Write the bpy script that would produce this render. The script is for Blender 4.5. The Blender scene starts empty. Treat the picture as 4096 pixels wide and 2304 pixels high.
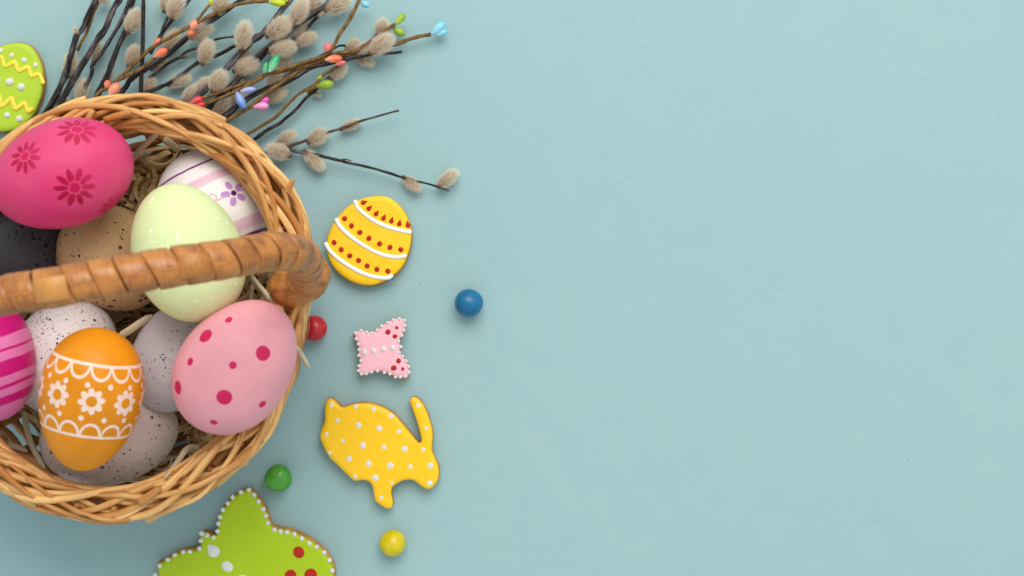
import bpy, math, random
import numpy as np
from mathutils import Vector, Matrix
from mathutils.geometry import tessellate_polygon

random.seed(7)
RNG = np.random.default_rng(11)
SC = bpy.context.scene
COL = SC.collection
PI = math.pi

# ---------------------------------------------------------------- camera, world, light
CAM_H = 0.85          # camera height above the paper, metres
FRAME_W = 0.56        # width of paper seen
cam_d = bpy.data.cameras.new('camera')
cam = bpy.data.objects.new('camera', cam_d)
COL.objects.link(cam)
cam.location = (0, 0, CAM_H)
cam.rotation_euler = (0, 0, 0)
cam_d.sensor_width = 36
cam_d.lens = 36 * CAM_H / FRAME_W
cam_d.clip_start = 0.02
cam_d.clip_end = 20
cam_d.dof.use_dof = True
cam_d.dof.focus_distance = CAM_H - 0.03
cam_d.dof.aperture_fstop = 10.0
SC.camera = cam

world = bpy.data.worlds.new('World')
SC.world = world
world.use_nodes = True
bg = world.node_tree.nodes['Background']
bg.inputs[0].default_value = (0.90, 0.98, 1.0, 1)
bg.inputs[1].default_value = 0.74

ld = bpy.data.lights.new('window_light', 'AREA')
ld.shape = 'RECTANGLE'
ld.size = 1.8
ld.size_y = 1.4
ld.energy = 42
ld.color = (1.0, 0.955, 0.90)
lo = bpy.data.objects.new('window_light', ld)
COL.objects.link(lo)
lo.location = (0.25, 1.34, 1.80)
lo.rotation_euler = (Vector((-0.05, 0, 0.02)) - lo.location).to_track_quat('-Z', 'Y').to_euler()

SC.view_settings.view_transform = 'Standard'
SC.view_settings.look = 'None'
SC.view_settings.exposure = 0.0
SC.view_settings.gamma = 1.0
SC.view_settings.use_curve_mapping = False
SC.render.engine = 'CYCLES'
SC.cycles.max_bounces = 8

# ---------------------------------------------------------------- helpers: coordinates
PXM = 4096 / FRAME_W     # photograph pixels per metre on the paper


def P(px, py, z=0.0):
    k = (CAM_H - z) / CAM_H / PXM
    return np.array([(px - 2048) * k, -(py - 1152) * k, z])


def mpp(z):              # metres per photograph pixel at height z
    return (CAM_H - z) / CAM_H / PXM


def L(r, g, b):          # 8 bit sRGB to linear
    def f(c):
        c /= 255.0
        return c / 12.92 if c <= 0.04045 else ((c + 0.055) / 1.055) ** 2.4
    return (f(r), f(g), f(b), 1.0)


# ---------------------------------------------------------------- helpers: objects
WLOC = {}


def thing(name, label, cat, loc, group=None):
    o = bpy.data.objects.new(name, None)
    o.empty_display_size = 0.01
    COL.objects.link(o)
    o.location = tuple(float(v) for v in loc)
    WLOC[o.name] = np.array(loc, float)
    o['label'] = label
    o['category'] = cat
    if group:
        o['group'] = group
    return o


def tag(o, label, cat, group=None):
    o['label'] = label
    o['category'] = cat
    if group:
        o['group'] = group


class MB:
    """collects vertices, faces and a per-vertex surface coordinate"""
    def __init__(self):
        self.v, self.f, self.t, self.n = [], [], [], 0
        self.mi = []

    def add(self, v, f, t=None, mi=0):
        v = np.asarray(v, float)
        self.v.append(v)
        self.t.append(np.zeros_like(v) if t is None else np.asarray(t, float))
        for q in f:
            self.f.append(tuple(i + self.n for i in q))
            self.mi.append(mi)
        self.n += len(v)
        return self

    def mesh(self, name, mats, origin=(0, 0, 0), smooth=True):
        v = np.concatenate(self.v) - np.asarray(origin, float)
        me = bpy.data.meshes.new(name)
        me.from_pydata(v.tolist(), [], self.f)
        a = me.attributes.new('tub', 'FLOAT_VECTOR', 'POINT')
        a.data.foreach_set('vector', np.concatenate(self.t).astype(np.float32).ravel())
        if smooth:
            k = getattr(self, 'flat_from', len(me.polygons))
            me.polygons.foreach_set('use_smooth', [i < k for i in range(len(me.polygons))])
        for m in (mats if isinstance(mats, (list, tuple)) else [mats]):
            me.materials.append(m)
        if any(self.mi):
            me.polygons.foreach_set('material_index', self.mi)
        me.update()
        return me

    def build(self, name, mats, parent=None, loc=None, smooth=True):
        """world-space vertices -> one object (a part when parent is given)"""
        org = WLOC[parent.name] if parent is not None else (np.zeros(3) if loc is None else np.asarray(loc, float))
        me = self.mesh(name, mats, org, smooth)
        o = bpy.data.objects.new(name, me)
        COL.objects.link(o)
        if parent is not None:
            o.parent = parent
            WLOC[o.name] = WLOC[parent.name]
        else:
            o.location = tuple(float(x) for x in org)
            WLOC[o.name] = np.array(org, float)
        return o


def put(name, me, parent, wloc, rot=None, scale=(1, 1, 1)):
    o = bpy.data.objects.new(name, me)
    COL.objects.link(o)
    o.parent = parent
    o.location = tuple(float(v) for v in (np.asarray(wloc) - WLOC[parent.name]))
    if rot is not None:
        o.rotation_mode = 'QUATERNION'
        o.rotation_quaternion = rot
    o.scale = scale
    return o


def spline(pts, n, closed=False):
    p = np.asarray(pts, float)
    m = len(p)
    if closed:
        ext = np.vstack([p[-1:], p, p[:2]])
        segs = m
    else:
        ext = np.vstack([2 * p[0] - p[1], p, 2 * p[-1] - p[-2]])
        segs = m - 1
    out = []
    dense = 24
    for i in range(segs):
        p0, p1, p2, p3 = ext[i], ext[i + 1], ext[i + 2], ext[i + 3]
        for k in range(dense):
            t = k / dense
            out.append(0.5 * ((2 * p1) + (-p0 + p2) * t + (2 * p0 - 5 * p1 + 4 * p2 - p3) * t * t + (-p0 + 3 * p1 - 3 * p2 + p3) * t ** 3))
    if not closed:
        out.append(p[-1])
    else:
        out.append(out[0])
    out = np.array(out)
    d = np.r_[0, np.cumsum(np.linalg.norm(np.diff(out, axis=0), axis=1))]
    s = np.linspace(0, d[-1], n + (1 if closed else 0))
    r = np.stack([np.interp(s, d, out[:, k]) for k in range(out.shape[1])], 1)
    return r[:-1] if closed else r


def frames(path, closed=False, up=None):
    p = np.asarray(path, float)
    if closed:
        t = np.roll(p, -1, 0) - np.roll(p, 1, 0)
    else:
        t = np.gradient(p, axis=0)
    t /= np.linalg.norm(t, axis=1)[:, None] + 1e-12
    if up is not None:
        n = np.cross(np.broadcast_to(up, t.shape), t)
        n /= np.linalg.norm(n, axis=1)[:, None] + 1e-12
    else:
        n = np.zeros_like(p)
        a = np.array([0, 0, 1.0]) if abs(t[0][2]) < 0.9 else np.array([1.0, 0, 0])
        v = np.cross(a, t[0])
        v /= np.linalg.norm(v)
        n[0] = v
        for i in range(1, len(p)):
            v = n[i - 1] - t[i] * np.dot(n[i - 1], t[i])
            n[i] = v / (np.linalg.norm(v) + 1e-12)
    b = np.cross(t, n)
    return t, n, b


def tube(path, rad, seg=8, closed=False, flat=1.0, up=None, mb=None, cap=0.35, mi=0, tz=0.0):
    """tapered tube; flat < 1 squashes it along the binormal"""
    path = np.asarray(path, float)
    n = len(path)
    rad = np.broadcast_to(np.asarray(rad, float), (n,)).copy()
    t, nn, bb = frames(path, closed, up)
    s = np.r_[0, np.cumsum(np.linalg.norm(np.diff(path, axis=0), axis=1))]
    if not closed and cap > 0:     # rounded ends
        path = np.vstack([path[0] - t[0] * rad[0] * cap, path[0], path[1:-1], path[-1], path[-1] + t[-1] * rad[-1] * cap])
        rad = np.r_[rad[0] * 0.55, rad, rad[-1] * 0.55]
        nn = np.vstack([nn[:1], nn, nn[-1:]])
        bb = np.vstack([bb[:1], bb, bb[-1:]])
        s = np.r_[s[0], s, s[-1]]
        n += 2
    a = np.linspace(0, 2 * PI, seg, endpoint=False)
    ca, sa = np.cos(a), np.sin(a)
    v = path[:, None, :] + rad[:, None, None] * (ca[None, :, None] * nn[:, None, :] + flat * sa[None, :, None] * bb[:, None, :])
    tt = np.stack([rad[:, None] * ca[None, :], rad[:, None] * sa[None, :], np.broadcast_to(s[:, None] + tz, (n, seg))], 2)
    f = []
    for i in range(n if closed else n - 1):
        j = (i + 1) % n
        for k in range(seg):
            m = (k + 1) % seg
            f.append((i * seg + k, i * seg + m, j * seg + m, j * seg + k))
    if not closed:
        f.append(tuple(reversed(range(seg))))
        f.append(tuple((n - 1) * seg + k for k in range(seg)))
    mb = mb or MB()
    mb.add(v.reshape(-1, 3), f, tt.reshape(-1, 3), mi)
    return mb


def wob(n, amp, freq, rng=RNG):
    """smooth random wobble"""
    k = max(3, int(freq) + 2)
    x = rng.normal(0, 1, k)
    return amp * np.interp(np.linspace(0, k - 1, n), np.arange(k), x)


# ---------------------------------------------------------------- helpers: node expressions
class E:
    def __init__(self, m, s):
        self.m, self.s = m, s

    def _op(self, op, *o):
        return self.m.math(op, self, *o)
    def __add__(self, o): return self._op('ADD', o)
    def __radd__(self, o): return self._op('ADD', o)
    def __sub__(self, o): return self._op('SUBTRACT', o)
    def __rsub__(self, o): return self.m.math('SUBTRACT', o, self)
    def __mul__(self, o): return self._op('MULTIPLY', o)
    def __rmul__(self, o): return self._op('MULTIPLY', o)
    def __truediv__(self, o): return self._op('DIVIDE', o)
    def __neg__(self): return self._op('MULTIPLY', -1.0)
    def abs(self): return self._op('ABSOLUTE')
    def sqrt(self): return self._op('SQRT')
    def sin(self): return self._op('SINE')
    def pow(self, k): return self._op('POWER', k)
    def frac(self): return self._op('FRACT')
    def floor(self): return self._op('FLOOR')
    def max(self, o): return self._op('MAXIMUM', o)
    def min(self, o): return self._op('MINIMUM', o)
    def atan2(self, o): return self._op('ARCTAN2', o)

    def step(self, lo, hi):            # smooth 0 -> 1 between lo and hi
        n = self.m.nt.nodes.new('ShaderNodeMapRange')
        n.interpolation_type = 'SMOOTHSTEP'
        self.m.link(self, n.inputs[0])
        if lo <= hi:
            vals = (lo, hi, 0, 1)
        else:
            vals = (hi, lo, 1, 0)
        for i, x in enumerate(vals):
            n.inputs[i + 1].default_value = x
        return E(self.m, n.outputs[0])


class Mat:
    def __init__(self, name, rough=0.5, spec=0.5, coat=0.0):
        self.mat = bpy.data.materials.new(name)
        self.mat.use_nodes = True
        self.nt = self.mat.node_tree
        self.b = self.nt.nodes['Principled BSDF']
        self.b.inputs['Roughness'].default_value = rough
        self.b.inputs['Specular IOR Level'].default_value = spec
        self.b.inputs['Coat Weight'].default_value = coat
        self.b.inputs['Coat Roughness'].default_value = 0.12

    def link(self, a, sock):
        if isinstance(a, E):
            self.nt.links.new(a.s, sock)
        else:
            sock.default_value = a

    def math(self, op, *args):
        n = self.nt.nodes.new('ShaderNodeMath')
        n.operation = op
        for i, a in enumerate(args):
            self.link(a if isinstance(a, E) else float(a), n.inputs[i])
        return E(self, n.outputs[0])

    def objc(self):
        n = self.nt.nodes.new('ShaderNodeTexCoord')
        return E(self, n.outputs['Object'])

    def tub(self):
        n = self.nt.nodes.new('ShaderNodeAttribute')
        n.attribute_name = 'tub'
        return E(self, n.outputs['Vector'])

    def rnd(self):
        n = self.nt.nodes.new('ShaderNodeObjectInfo')
        return E(self, n.outputs['Random'])

    def xyz(self, v):
        n = self.nt.nodes.new('ShaderNodeSeparateXYZ')
        self.link(v, n.inputs[0])
        return [E(self, n.outputs[i]) for i in range(3)]

    def comb(self, x, y, z):
        n = self.nt.nodes.new('ShaderNodeCombineXYZ')
        for i, a in enumerate((x, y, z)):
            self.link(a if isinstance(a, E) else float(a), n.inputs[i])
        return E(self, n.outputs[0])

    def vscale(self, v, s):
        n = self.nt.nodes.new('ShaderNodeVectorMath')
        n.operation = 'MULTIPLY'
        self.link(v, n.inputs[0])
        n.inputs[1].default_value = s
        return E(self, n.outputs[0])

    def vadd(self, v, w):
        n = self.nt.nodes.new('ShaderNodeVectorMath')
        n.operation = 'ADD'
        self.link(v, n.inputs[0])
        self.link(w, n.inputs[1])
        return E(self, n.outputs[0])

    def dot(self, v, c):
        n = self.nt.nodes.new('ShaderNodeVectorMath')
        n.operation = 'DOT_PRODUCT'
        self.link(v, n.inputs[0])
        n.inputs[1].default_value = tuple(float(x) for x in c)
        return E(self, n.outputs['Value'])

    def dist(self, v, c):
        n = self.nt.nodes.new('ShaderNodeVectorMath')
        n.operation = 'DISTANCE'
        self.link(v, n.inputs[0])
        n.inputs[1].default_value = tuple(float(x) for x in c)
        return E(self, n.outputs['Value'])

    def noise(self, v, scale, detail=3.0, rough=0.55):
        n = self.nt.nodes.new('ShaderNodeTexNoise')
        self.link(v, n.inputs['Vector'])
        n.inputs['Scale'].default_value = scale
        n.inputs['Detail'].default_value = detail
        n.inputs['Roughness'].default_value = rough
        return E(self, n.outputs[0])

    def voro(self, v, scale):
        n = self.nt.nodes.new('ShaderNodeTexVoronoi')
        self.link(v, n.inputs['Vector'])
        n.inputs['Scale'].default_value = scale
        s = self.nt.nodes.new('ShaderNodeSeparateColor')
        self.nt.links.new(n.outputs['Color'], s.inputs[0])
        return E(self, n.outputs['Distance']), E(self, s.outputs[0]), E(self, s.outputs[1])

    def mix(self, fac, a, b):
        n = self.nt.nodes.new('ShaderNodeMix')
        n.data_type = 'RGBA'
        self.link(fac if isinstance(fac, E) else float(fac), n.inputs[0])
        self.link(a, n.inputs[6])
        self.link(b, n.inputs[7])
        return E(self, n.outputs[2])

    def base(self, c):
        self.link(c, self.b.inputs['Base Color'])
        return self

    def rough(self, r):
        self.link(r, self.b.inputs['Roughness'])
        return self

    def bump(self, h, dist, strength=1.0):
        n = self.nt.nodes.new('ShaderNodeBump')
        n.inputs['Distance'].default_value = dist
        n.inputs['Strength'].default_value = strength
        self.link(h, n.inputs['Height'])
        self.nt.links.new(n.outputs[0], self.b.inputs['Normal'])
        return self


# ---------------------------------------------------------------- materials
def m_paper():
    m = Mat('blue_paper', 0.85, 0.2)
    c = m.objc()
    big = m.noise(c, 5, 3, 0.5)
    mid = m.noise(c, 45, 4, 0.6)
    fine = m.noise(c, 900, 3, 0.65)
    k = (big - 0.5) * 1.0 + (mid - 0.5) * 1.1
    col = m.mix((k + 0.5), L(145, 180, 187), L(156, 186, 185))
    col = m.mix((fine - 0.5).step(-0.15, 0.25) * 0.6, col, L(160, 192, 196))
    d, r, g = m.voro(c, 120)
    fleck = (d.step(0.10, 0.05)) * r.step(0.93, 0.95)
    col = m.mix(fleck * 0.3, col, L(95, 125, 125))
    m.base(col)
    m.bump(m.noise(c, 1300, 4, 0.6) * 0.7 + m.noise(c, 260, 3) * 0.5, 0.0004, 0.6)
    return m.mat


def m_rod(name, light, dark, knot, rough=0.42):
    m = Mat(name, rough, 0.45)
    t = m.tub()
    r = m.rnd()
    off = m.comb(r * 13.7, r * 5.1, r * 7.9)
    st = m.noise(m.vadd(m.vscale(t, (900, 900, 22)), off), 1.0, 4, 0.6)
    blot = m.noise(m.vadd(m.vscale(t, (60, 60, 38)), off), 1.0, 3, 0.5)
    k = ((st - 0.5) * 1.2 + (blot - 0.5) * 1.5 + (r - 0.5) * 0.95 + 0.42)
    col = m.mix(k.step(-0.15, 1.0), light, dark)
    d, a, b = m.voro(m.vadd(m.vscale(t, (240, 240, 95)), off), 1.0)
    kn = d.step(0.34, 0.10) * a.step(0.76, 0.8)
    col = m.mix(kn * 0.8, col, knot)
    m.base(col)
    m.bump(st, 0.0004, 0.55)
    return m.mat


def m_wrap():
    m = Mat('handle_cane', 0.34, 0.6)
    t = m.tub()                     # (x along, angle-length, offset)
    r = m.rnd()
    off = m.comb(r * 31.0, r * 17.0, r * 9.0)
    fib = m.noise(m.vadd(m.vscale(t, (950, 55, 55)), off), 1.0, 4, 0.6)
    blot = m.noise(m.vadd(m.vscale(t, (130, 110, 110)), off), 1.0, 3, 0.55)
    k = (fib - 0.5) * 0.9 + (blot - 0.5) * 1.5 + (r - 0.5) * 0.25 + 0.36
    col = m.mix(k.step(0.0, 1.0), L(196, 126, 56), L(124, 64, 18))
    d, a, b = m.voro(m.vadd(m.vscale(t, (190, 190, 190)), off), 1.0)
    col = m.mix(d.step(0.25, 0.08) * a.step(0.9, 0.94) * 0.7, col, L(80, 42, 15))
    m.base(col)
    m.rough(fib * 0.25 + 0.24)
    m.bump(fib, 0.0004, 0.5)
    return m.mat


def m_straw():
    m = Mat('shredded_paper', 0.7, 0.3)
    t = m.tub()
    n = m.noise(m.vscale(t, (700, 700, 60)), 1.0, 3)
    m.base(m.mix(n.step(0.2, 0.8), L(236, 208, 156), L(198, 160, 102)))  # tan lowered so the colour itself carries some shade between the eggs
    return m.mat


def m_strip():
    m = Mat('cream_paper_strip', 0.7, 0.3)
    t = m.tub()
    n = m.noise(m.vscale(t, (900, 900, 70)), 1.0, 3)
    m.base(m.mix(n.step(0.2, 0.8), L(232, 218, 188), L(206, 184, 144)))
    m.bump(n, 0.0003, 0.5)
    return m.mat


def m_bark(name, a, b, grey, rough=0.5):
    m = Mat(name, rough, 0.28)
    t = m.tub()
    r = m.rnd()
    off = m.comb(r * 9.0, r * 21.0, r * 3.0)
    v = m.noise(m.vadd(m.vscale(t, (800, 800, 110)), off), 1.0, 5, 0.65)
    w = m.noise(m.vadd(m.vscale(t, (200, 200, 60)), off), 1.0, 3)
    col = m.mix(v.step(0.35, 0.7), a, b)
    col = m.mix((w.step(0.38, 0.62)) * v.step(0.42, 0.62) * 0.9, col, grey)
    m.base(col)
    m.bump(v * 1.0 + w * 0.6, 0.0014, 0.9)
    return m.mat


def m_twig_paper():
    m = Mat('twig_paper_wrap', 0.6, 0.35)
    t = m.tub()
    x, y, z = m.xyz(t)
    ang = y.atan2(x) * (1 / (2 * PI))
    sp = (z * 150.0 + ang).frac()
    edge = (sp.step(0.0, 0.10)) * (sp.step(1.0, 0.90))
    fib = m.noise(m.vscale(t, (1200, 1200, 260)), 1.0, 4, 0.6)
    col = m.mix(fib.step(0.25, 0.75), L(140, 104, 54), L(96, 66, 28))
    col = m.mix((1.0 - edge) * 0.6, col, L(58, 38, 14))
    m.base(col)
    m.bump(edge * 0.7 + fib * 0.5, 0.0006, 0.9)
    return m.mat


def m_fur():
    m = Mat('catkin_fur', 0.75, 0.2)
    t = m.tub()
    x, y, z = m.xyz(t)               # x = 0 at the root, 1 at the tip of the hair
    r = m.rnd()
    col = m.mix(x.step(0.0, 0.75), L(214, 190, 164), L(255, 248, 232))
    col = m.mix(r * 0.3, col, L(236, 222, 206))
    m.base(col)
    m.b.inputs['Transmission Weight'].default_value = 0
    tr = m.nt.nodes.new('ShaderNodeBsdfTranslucent')
    m.link(col, tr.inputs[0])
    mx = m.nt.nodes.new('ShaderNodeMixShader')
    mx.inputs[0].default_value = 0.55
    out = m.nt.nodes['Material Output']
    m.nt.links.new(m.b.outputs[0], mx.inputs[1])
    m.nt.links.new(tr.outputs[0], mx.inputs[2])
    m.nt.links.new(mx.outputs[0], out.inputs[0])
    return m.mat


def m_plain(name, c, rough=0.5, spec=0.45, var=0.06, scale=300, bump=0.0):
    m = Mat(name, rough, spec)
    o = m.objc()
    n = m.noise(o, scale, 3)
    dk = tuple(x * (1 - var * 2.2) for x in c[:3]) + (1,)
    m.base(m.mix(n.step(0.3, 0.7), c, dk))
    if bump:
        m.bump(n, bump, 0.6)
    return m.mat


def m_icing(name, c, rough=0.5):
    m = Mat(name, rough, 0.35)
    o = m.objc()
    big = m.noise(o, 60, 3)
    fine = m.noise(o, 1600, 3, 0.6)
    dk = tuple(x * 0.88 for x in c[:3]) + (1,)
    lt = tuple(min(1, x * 1.04 + 0.004) for x in c[:3]) + (1,)
    col = m.mix(big.step(0.3, 0.7), lt, c)
    col = m.mix(fine.step(0.45, 0.8) * 0.7, col, dk)
    m.base(col)
    m.b.inputs['Subsurface Weight'].default_value = 0.0
    m.bump(big * 2.4 + m.noise(o, 220, 2) * 0.25 + fine * 0.25, 0.0007, 0.55)
    return m.mat


def m_biscuit():
    m = Mat('baked_biscuit', 0.8, 0.25)
    o = m.objc()
    a = m.noise(o, 120, 4, 0.6)
    f = m.noise(o, 1500, 4, 0.7)
    col = m.mix(a.step(0.3, 0.7), L(206, 154, 90), L(176, 122, 62))
    col = m.mix(f.step(0.5, 0.75) * 0.6, col, L(208, 164, 98))
    m.base(col)
    m.bump(f + a, 0.0007, 0.8)
    return m.mat


def m_candy(name, c, dark, lite):
    m = Mat(name, 0.4, 0.3, 0.4)
    m.b.inputs['Coat Roughness'].default_value = 0.10
    o = m.objc()
    a = m.noise(o, 260, 4, 0.6)
    b = m.noise(o, 1400, 3, 0.6)
    col = m.mix(a.step(0.3, 0.72), c, dark)
    col = m.mix(b.step(0.62, 0.78) * 0.45, col, lite)
    d, r, g = m.voro(o, 900)
    col = m.mix(d.step(0.22, 0.1) * r.step(0.94, 0.96) * 0.8, col, L(235, 232, 225))
    m.base(col)
    m.rough(a * 0.3 + 0.3)
    m.bump(m.noise(o, 150, 2) + b * 0.15, 0.0009, 0.5)
    return m.mat


def m_bud(name, tip, root):
    m = Mat(name, 0.3, 0.5, 0.2)
    o = m.objc()
    x, y, z = m.xyz(o)
    n = m.noise(o, 3.0, 3)
    k = (z + (n - 0.5) * 0.8).step(0.15, 0.8)
    m.base(m.mix(k, root, tip))
    return m.mat


MAT = {
    'paper': m_paper(),
    'rod': m_rod('willow_rod', L(240, 192, 122), L(184, 116, 50), L(96, 54, 22)),
    'rod_in': m_rod('willow_weaver', L(208, 150, 84), L(140, 82, 34), L(80, 44, 18), 0.5),  # willow tone darkened to paint in deeper shade inside the basket
    'wrap': m_wrap(),
    'splint': m_rod('cane_splint', L(206, 144, 74), L(160, 94, 36), L(96, 54, 22), 0.35),
    'core': m_plain('handle_core', L(84, 48, 20), 0.7, 0.3, 0.15, 300),
    'straw': m_straw(),
    'strip': m_strip(),
    'bark': m_bark('willow_bark', L(18, 14, 14), L(52, 44, 43), L(128, 117, 118)),
    'bark_grey': m_bark('grey_willow_bark', L(52, 46, 50), L(96, 88, 92), L(138, 128, 132)),
    'bark_black': m_bark('black_bark', L(20, 15, 14), L(36, 28, 26), L(46, 38, 36), 0.4),
    'bark_gold': m_bark('golden_bark', L(70, 48, 26), L(150, 108, 34), L(176, 134, 40)),
    'bark_brown': m_bark('reddish_brown_bark', L(54, 36, 30), L(96, 68, 56), L(128, 104, 96)),
    'twig': m_twig_paper(),
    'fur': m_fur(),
    'catkin': m_plain('catkin_core', L(150, 114, 90), 0.8, 0.2, 0.15, 4),
    'scale': m_plain('bud_scale', L(112, 76, 48), 0.45, 0.4, 0.2, 4),
    'biscuit': m_biscuit(),
    'white': m_icing('white_icing', L(250, 248, 243), 0.42),
    'red': m_icing('red_icing', L(205, 40, 28), 0.35),
    'yellow': m_icing('yellow_icing', L(252, 202, 26), 0.5),
    'yellow2': m_icing('piped_yellow_icing', L(250, 220, 76), 0.5),
    'bunny': m_icing('golden_yellow_icing', L(252, 199, 22), 0.36),
    'lime': m_icing('lime_icing', L(178, 206, 46), 0.5),
    'green': m_icing('green_icing', L(170, 198, 10), 0.45),
    'pink': m_icing('pink_icing', L(244, 184, 196), 0.5),
}

# ---------------------------------------------------------------- the paper backdrop
mb = MB()
mb.add([(-1.6, -1.4, 0), (1.6, -1.4, 0), (1.6, 1.4, 0), (-1.6, 1.4, 0)], [(0, 1, 2, 3)])
paper = mb.build('paper_backdrop', MAT['paper'], smooth=False)
paper['kind'] = 'structure'

# ---------------------------------------------------------------- the basket's outline
RIM_Z = 0.092
BC = P(382, 1240, RIM_Z)[:2]         # centre of the basket, world x and y
_pol = np.array([(-180, 765), (-150, 780), (-118, 815), (-102, 838), (-87, 862), (-72, 860), (-52, 845), (-45, 850), (-31, 846),
                 (-15, 826), (0, 842), (9, 868), (22, 904), (34, 920), (48, 917), (63, 905), (79, 884), (93, 846), (107, 808),
                 (120, 766), (150, 755), (180, 765)], float)
_th = np.radians(_pol[:, 0])
_rr = (_pol[:, 1] + 12) * mpp(RIM_Z)
_dense = np.linspace(-PI, PI, 721)
_rd = np.interp(_dense, _th, _rr)
for _ in range(60):
    _rd = 0.25 * np.roll(_rd[:-1], 1).tolist().__len__() * 0 + np.r_[(0.25 * np.roll(_rd[:-1], 1) + 0.5 * _rd[:-1] + 0.25 * np.roll(_rd[:-1], -1)), 0]
    _rd[-1] = _rd[0]


def RIM(th):
    th = (np.asarray(th, float) + PI) % (2 * PI) - PI
    return np.interp(th, _dense, _rd)


def wall_f(z):
    return np.interp(z, [0.0, 0.010, 0.03, 0.055, 0.08, 0.10], [0.78, 0.82, 0.895, 0.925, 0.915, 0.91])


def wall_pt(th, z, off=0.0):
    r = RIM(th) * wall_f(z) + off
    return np.stack([BC[0] + r * np.cos(th), BC[1] + r * np.sin(th), np.broadcast_to(z, np.shape(r))], -1)


def inside_basket(p, margin=0.0):
    d = np.asarray(p)[:2] - BC
    return np.hypot(*d) < RIM(math.atan2(d[1], d[0])) * wall_f(p[2]) + margin


# ---------------------------------------------------------------- eggs
class Egg:
    def __init__(self, px, py, a_px, b_px, ang, tilt, z, k=0.06):
        s = mpp(z)
        self.s = s
        self.c = P(px, py, z)
        self.a, self.b, self.k = a_px * s, b_px * s, k
        an, ti = math.radians(ang), math.radians(tilt)
        ax = np.array([math.cos(an) * math.cos(ti), math.sin(an) * math.cos(ti), math.sin(ti)])
        x = np.array([0, 0, 1.0]) - ax * ax[2]
        x /= np.linalg.norm(x)
        self.M = np.stack([x, np.cross(ax, x), ax], 1)      # local -> world
        t = np.linspace(-1, 1, 401)
        self.norm = (np.sqrt(1 - t * t) * (1 - k * t)).max()

    def r(self, z):
        t = np.clip(np.asarray(z) / self.a, -1, 1)
        return self.b * np.sqrt(1 - t * t) * (1 - self.k * t) / self.norm

    def local(self, w):
        return (np.asarray(w) - self.c) @ self.M

    def inside(self, w, margin=0.0):
        p = self.local(w)
        return (np.abs(p[..., 2]) < self.a + margin) & (np.hypot(p[..., 0], p[..., 1]) < self.r(p[..., 2] * self.a / (self.a + margin)) + margin)

    def hit(self, px, py):
        """where the photograph's pixel meets the shell, in egg coordinates"""
        d = P(px, py, 0.0) - np.array([0, 0, CAM_H])
        t = np.linspace(0.70, 1.0, 6001)
        w = np.array([0, 0, CAM_H]) + t[:, None] * d
        ins = self.inside(w)
        if not ins.any():
            p = self.local(w)
            i = np.argmin(np.hypot(p[:, 0], p[:, 1]) - self.r(p[:, 2]))
            return p[i]
        return self.local(w[np.argmax(ins)])

    def mesh(self, name, mat):
        nr, ns = 48, 64
        th = np.linspace(0, PI, nr + 1)[1:-1]
        z = -self.a * np.cos(th)
        r = self.r(z)
        ph = np.linspace(0, 2 * PI, ns, endpoint=False)
        v = np.stack([r[:, None] * np.cos(ph), r[:, None] * np.sin(ph), np.broadcast_to(z[:, None], (len(z), ns))], 2).reshape(-1, 3)
        v = np.vstack([v, [[0, 0, -self.a], [0, 0, self.a]]])
        f = []
        for i in range(len(z) - 1):
            for k in range(ns):
                m = (k + 1) % ns
                f.append((i * ns + k, i * ns + m, (i + 1) * ns + m, (i + 1) * ns + k))
        n = len(z) * ns
        for k in range(ns):
            m = (k + 1) % ns
            f.append((n, m, k))
            f.append((n + 1, (len(z) - 1) * ns + k, (len(z) - 1) * ns + m))
        mb = MB().add(v, f)
        return mb.mesh(name, mat)

    def build(self, mat, label):
        o = bpy.data.objects.new('easter_egg', self.mesh('easter_egg', mat))
        COL.objects.link(o)
        M4 = Matrix.Identity(4)
        for i in range(3):
            for j in range(3):
                M4[i][j] = float(self.M[i][j])
            M4[i][3] = float(self.c[i])
        o.matrix_world = M4
        tag(o, label, 'egg', 'eggs piled in the basket')
        return o

    def basis(self, p, up_ang=0.0):
        """tangent directions at a shell point: image-right and image-up"""
        e = 1e-4
        g = np.array([2 * p[0], 2 * p[1], -(self.r(p[2] + e) ** 2 - self.r(p[2] - e) ** 2) / (2 * e)])
        n = g / np.linalg.norm(g)
        u = self.M.T @ np.array([math.cos(up_ang), math.sin(up_ang), 0])
        u -= n * u.dot(n)
        u /= np.linalg.norm(u)
        return u, np.cross(n, u)


EG = {
    'pink': Egg(249, 697, 287, 214, 200, 4, 0.106, 0.05),
    'white': Egg(848, 836, 246, 221, 117, 0, 0.064, 0.05),
    'green': Egg(750, 1011, 284, 219, 109, 6, 0.102, 0.07),
    'beige': Egg(450, 1035, 232, 200, -40, 0, 0.054, 0.06),
    'dark': Egg(30, 985, 232, 195, 180, 0, 0.056, 0.06),
    'speck': Egg(258, 1422, 243, 204, 60, 0, 0.058, 0.06),
    'stripe': Egg(-72, 1425, 270, 205, -72, -6, 0.092, 0.08),
    'orange': Egg(362, 1598, 292, 204, -101, -6, 0.106, 0.12),
    'grey': Egg(715, 1432, 230, 185, 240, 0, 0.058, 0.06),
    'dots': Egg(945, 1465, 292, 225, 54, 4, 0.104, 0.08),
    'mauve': Egg(437, 1738, 276, 202, 10, 0, 0.050, 0.06),
}


def egg_base(name, c, rough=0.48, spec=0.4, grain=0.05):
    m = Mat(name, rough, spec * 0.6)
    o = m.objc()
    n = m.noise(o, 45, 3)
    dk = tuple(x * (1 - grain * 2) for x in c[:3]) + (1,)
    col = m.mix(n.step(0.3, 0.7), c, dk)
    f = m.noise(o, 900, 3, 0.6)
    m.bump(f + n + m.noise(o, 320, 3), 0.0003, 0.5)
    return m, o, col


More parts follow.
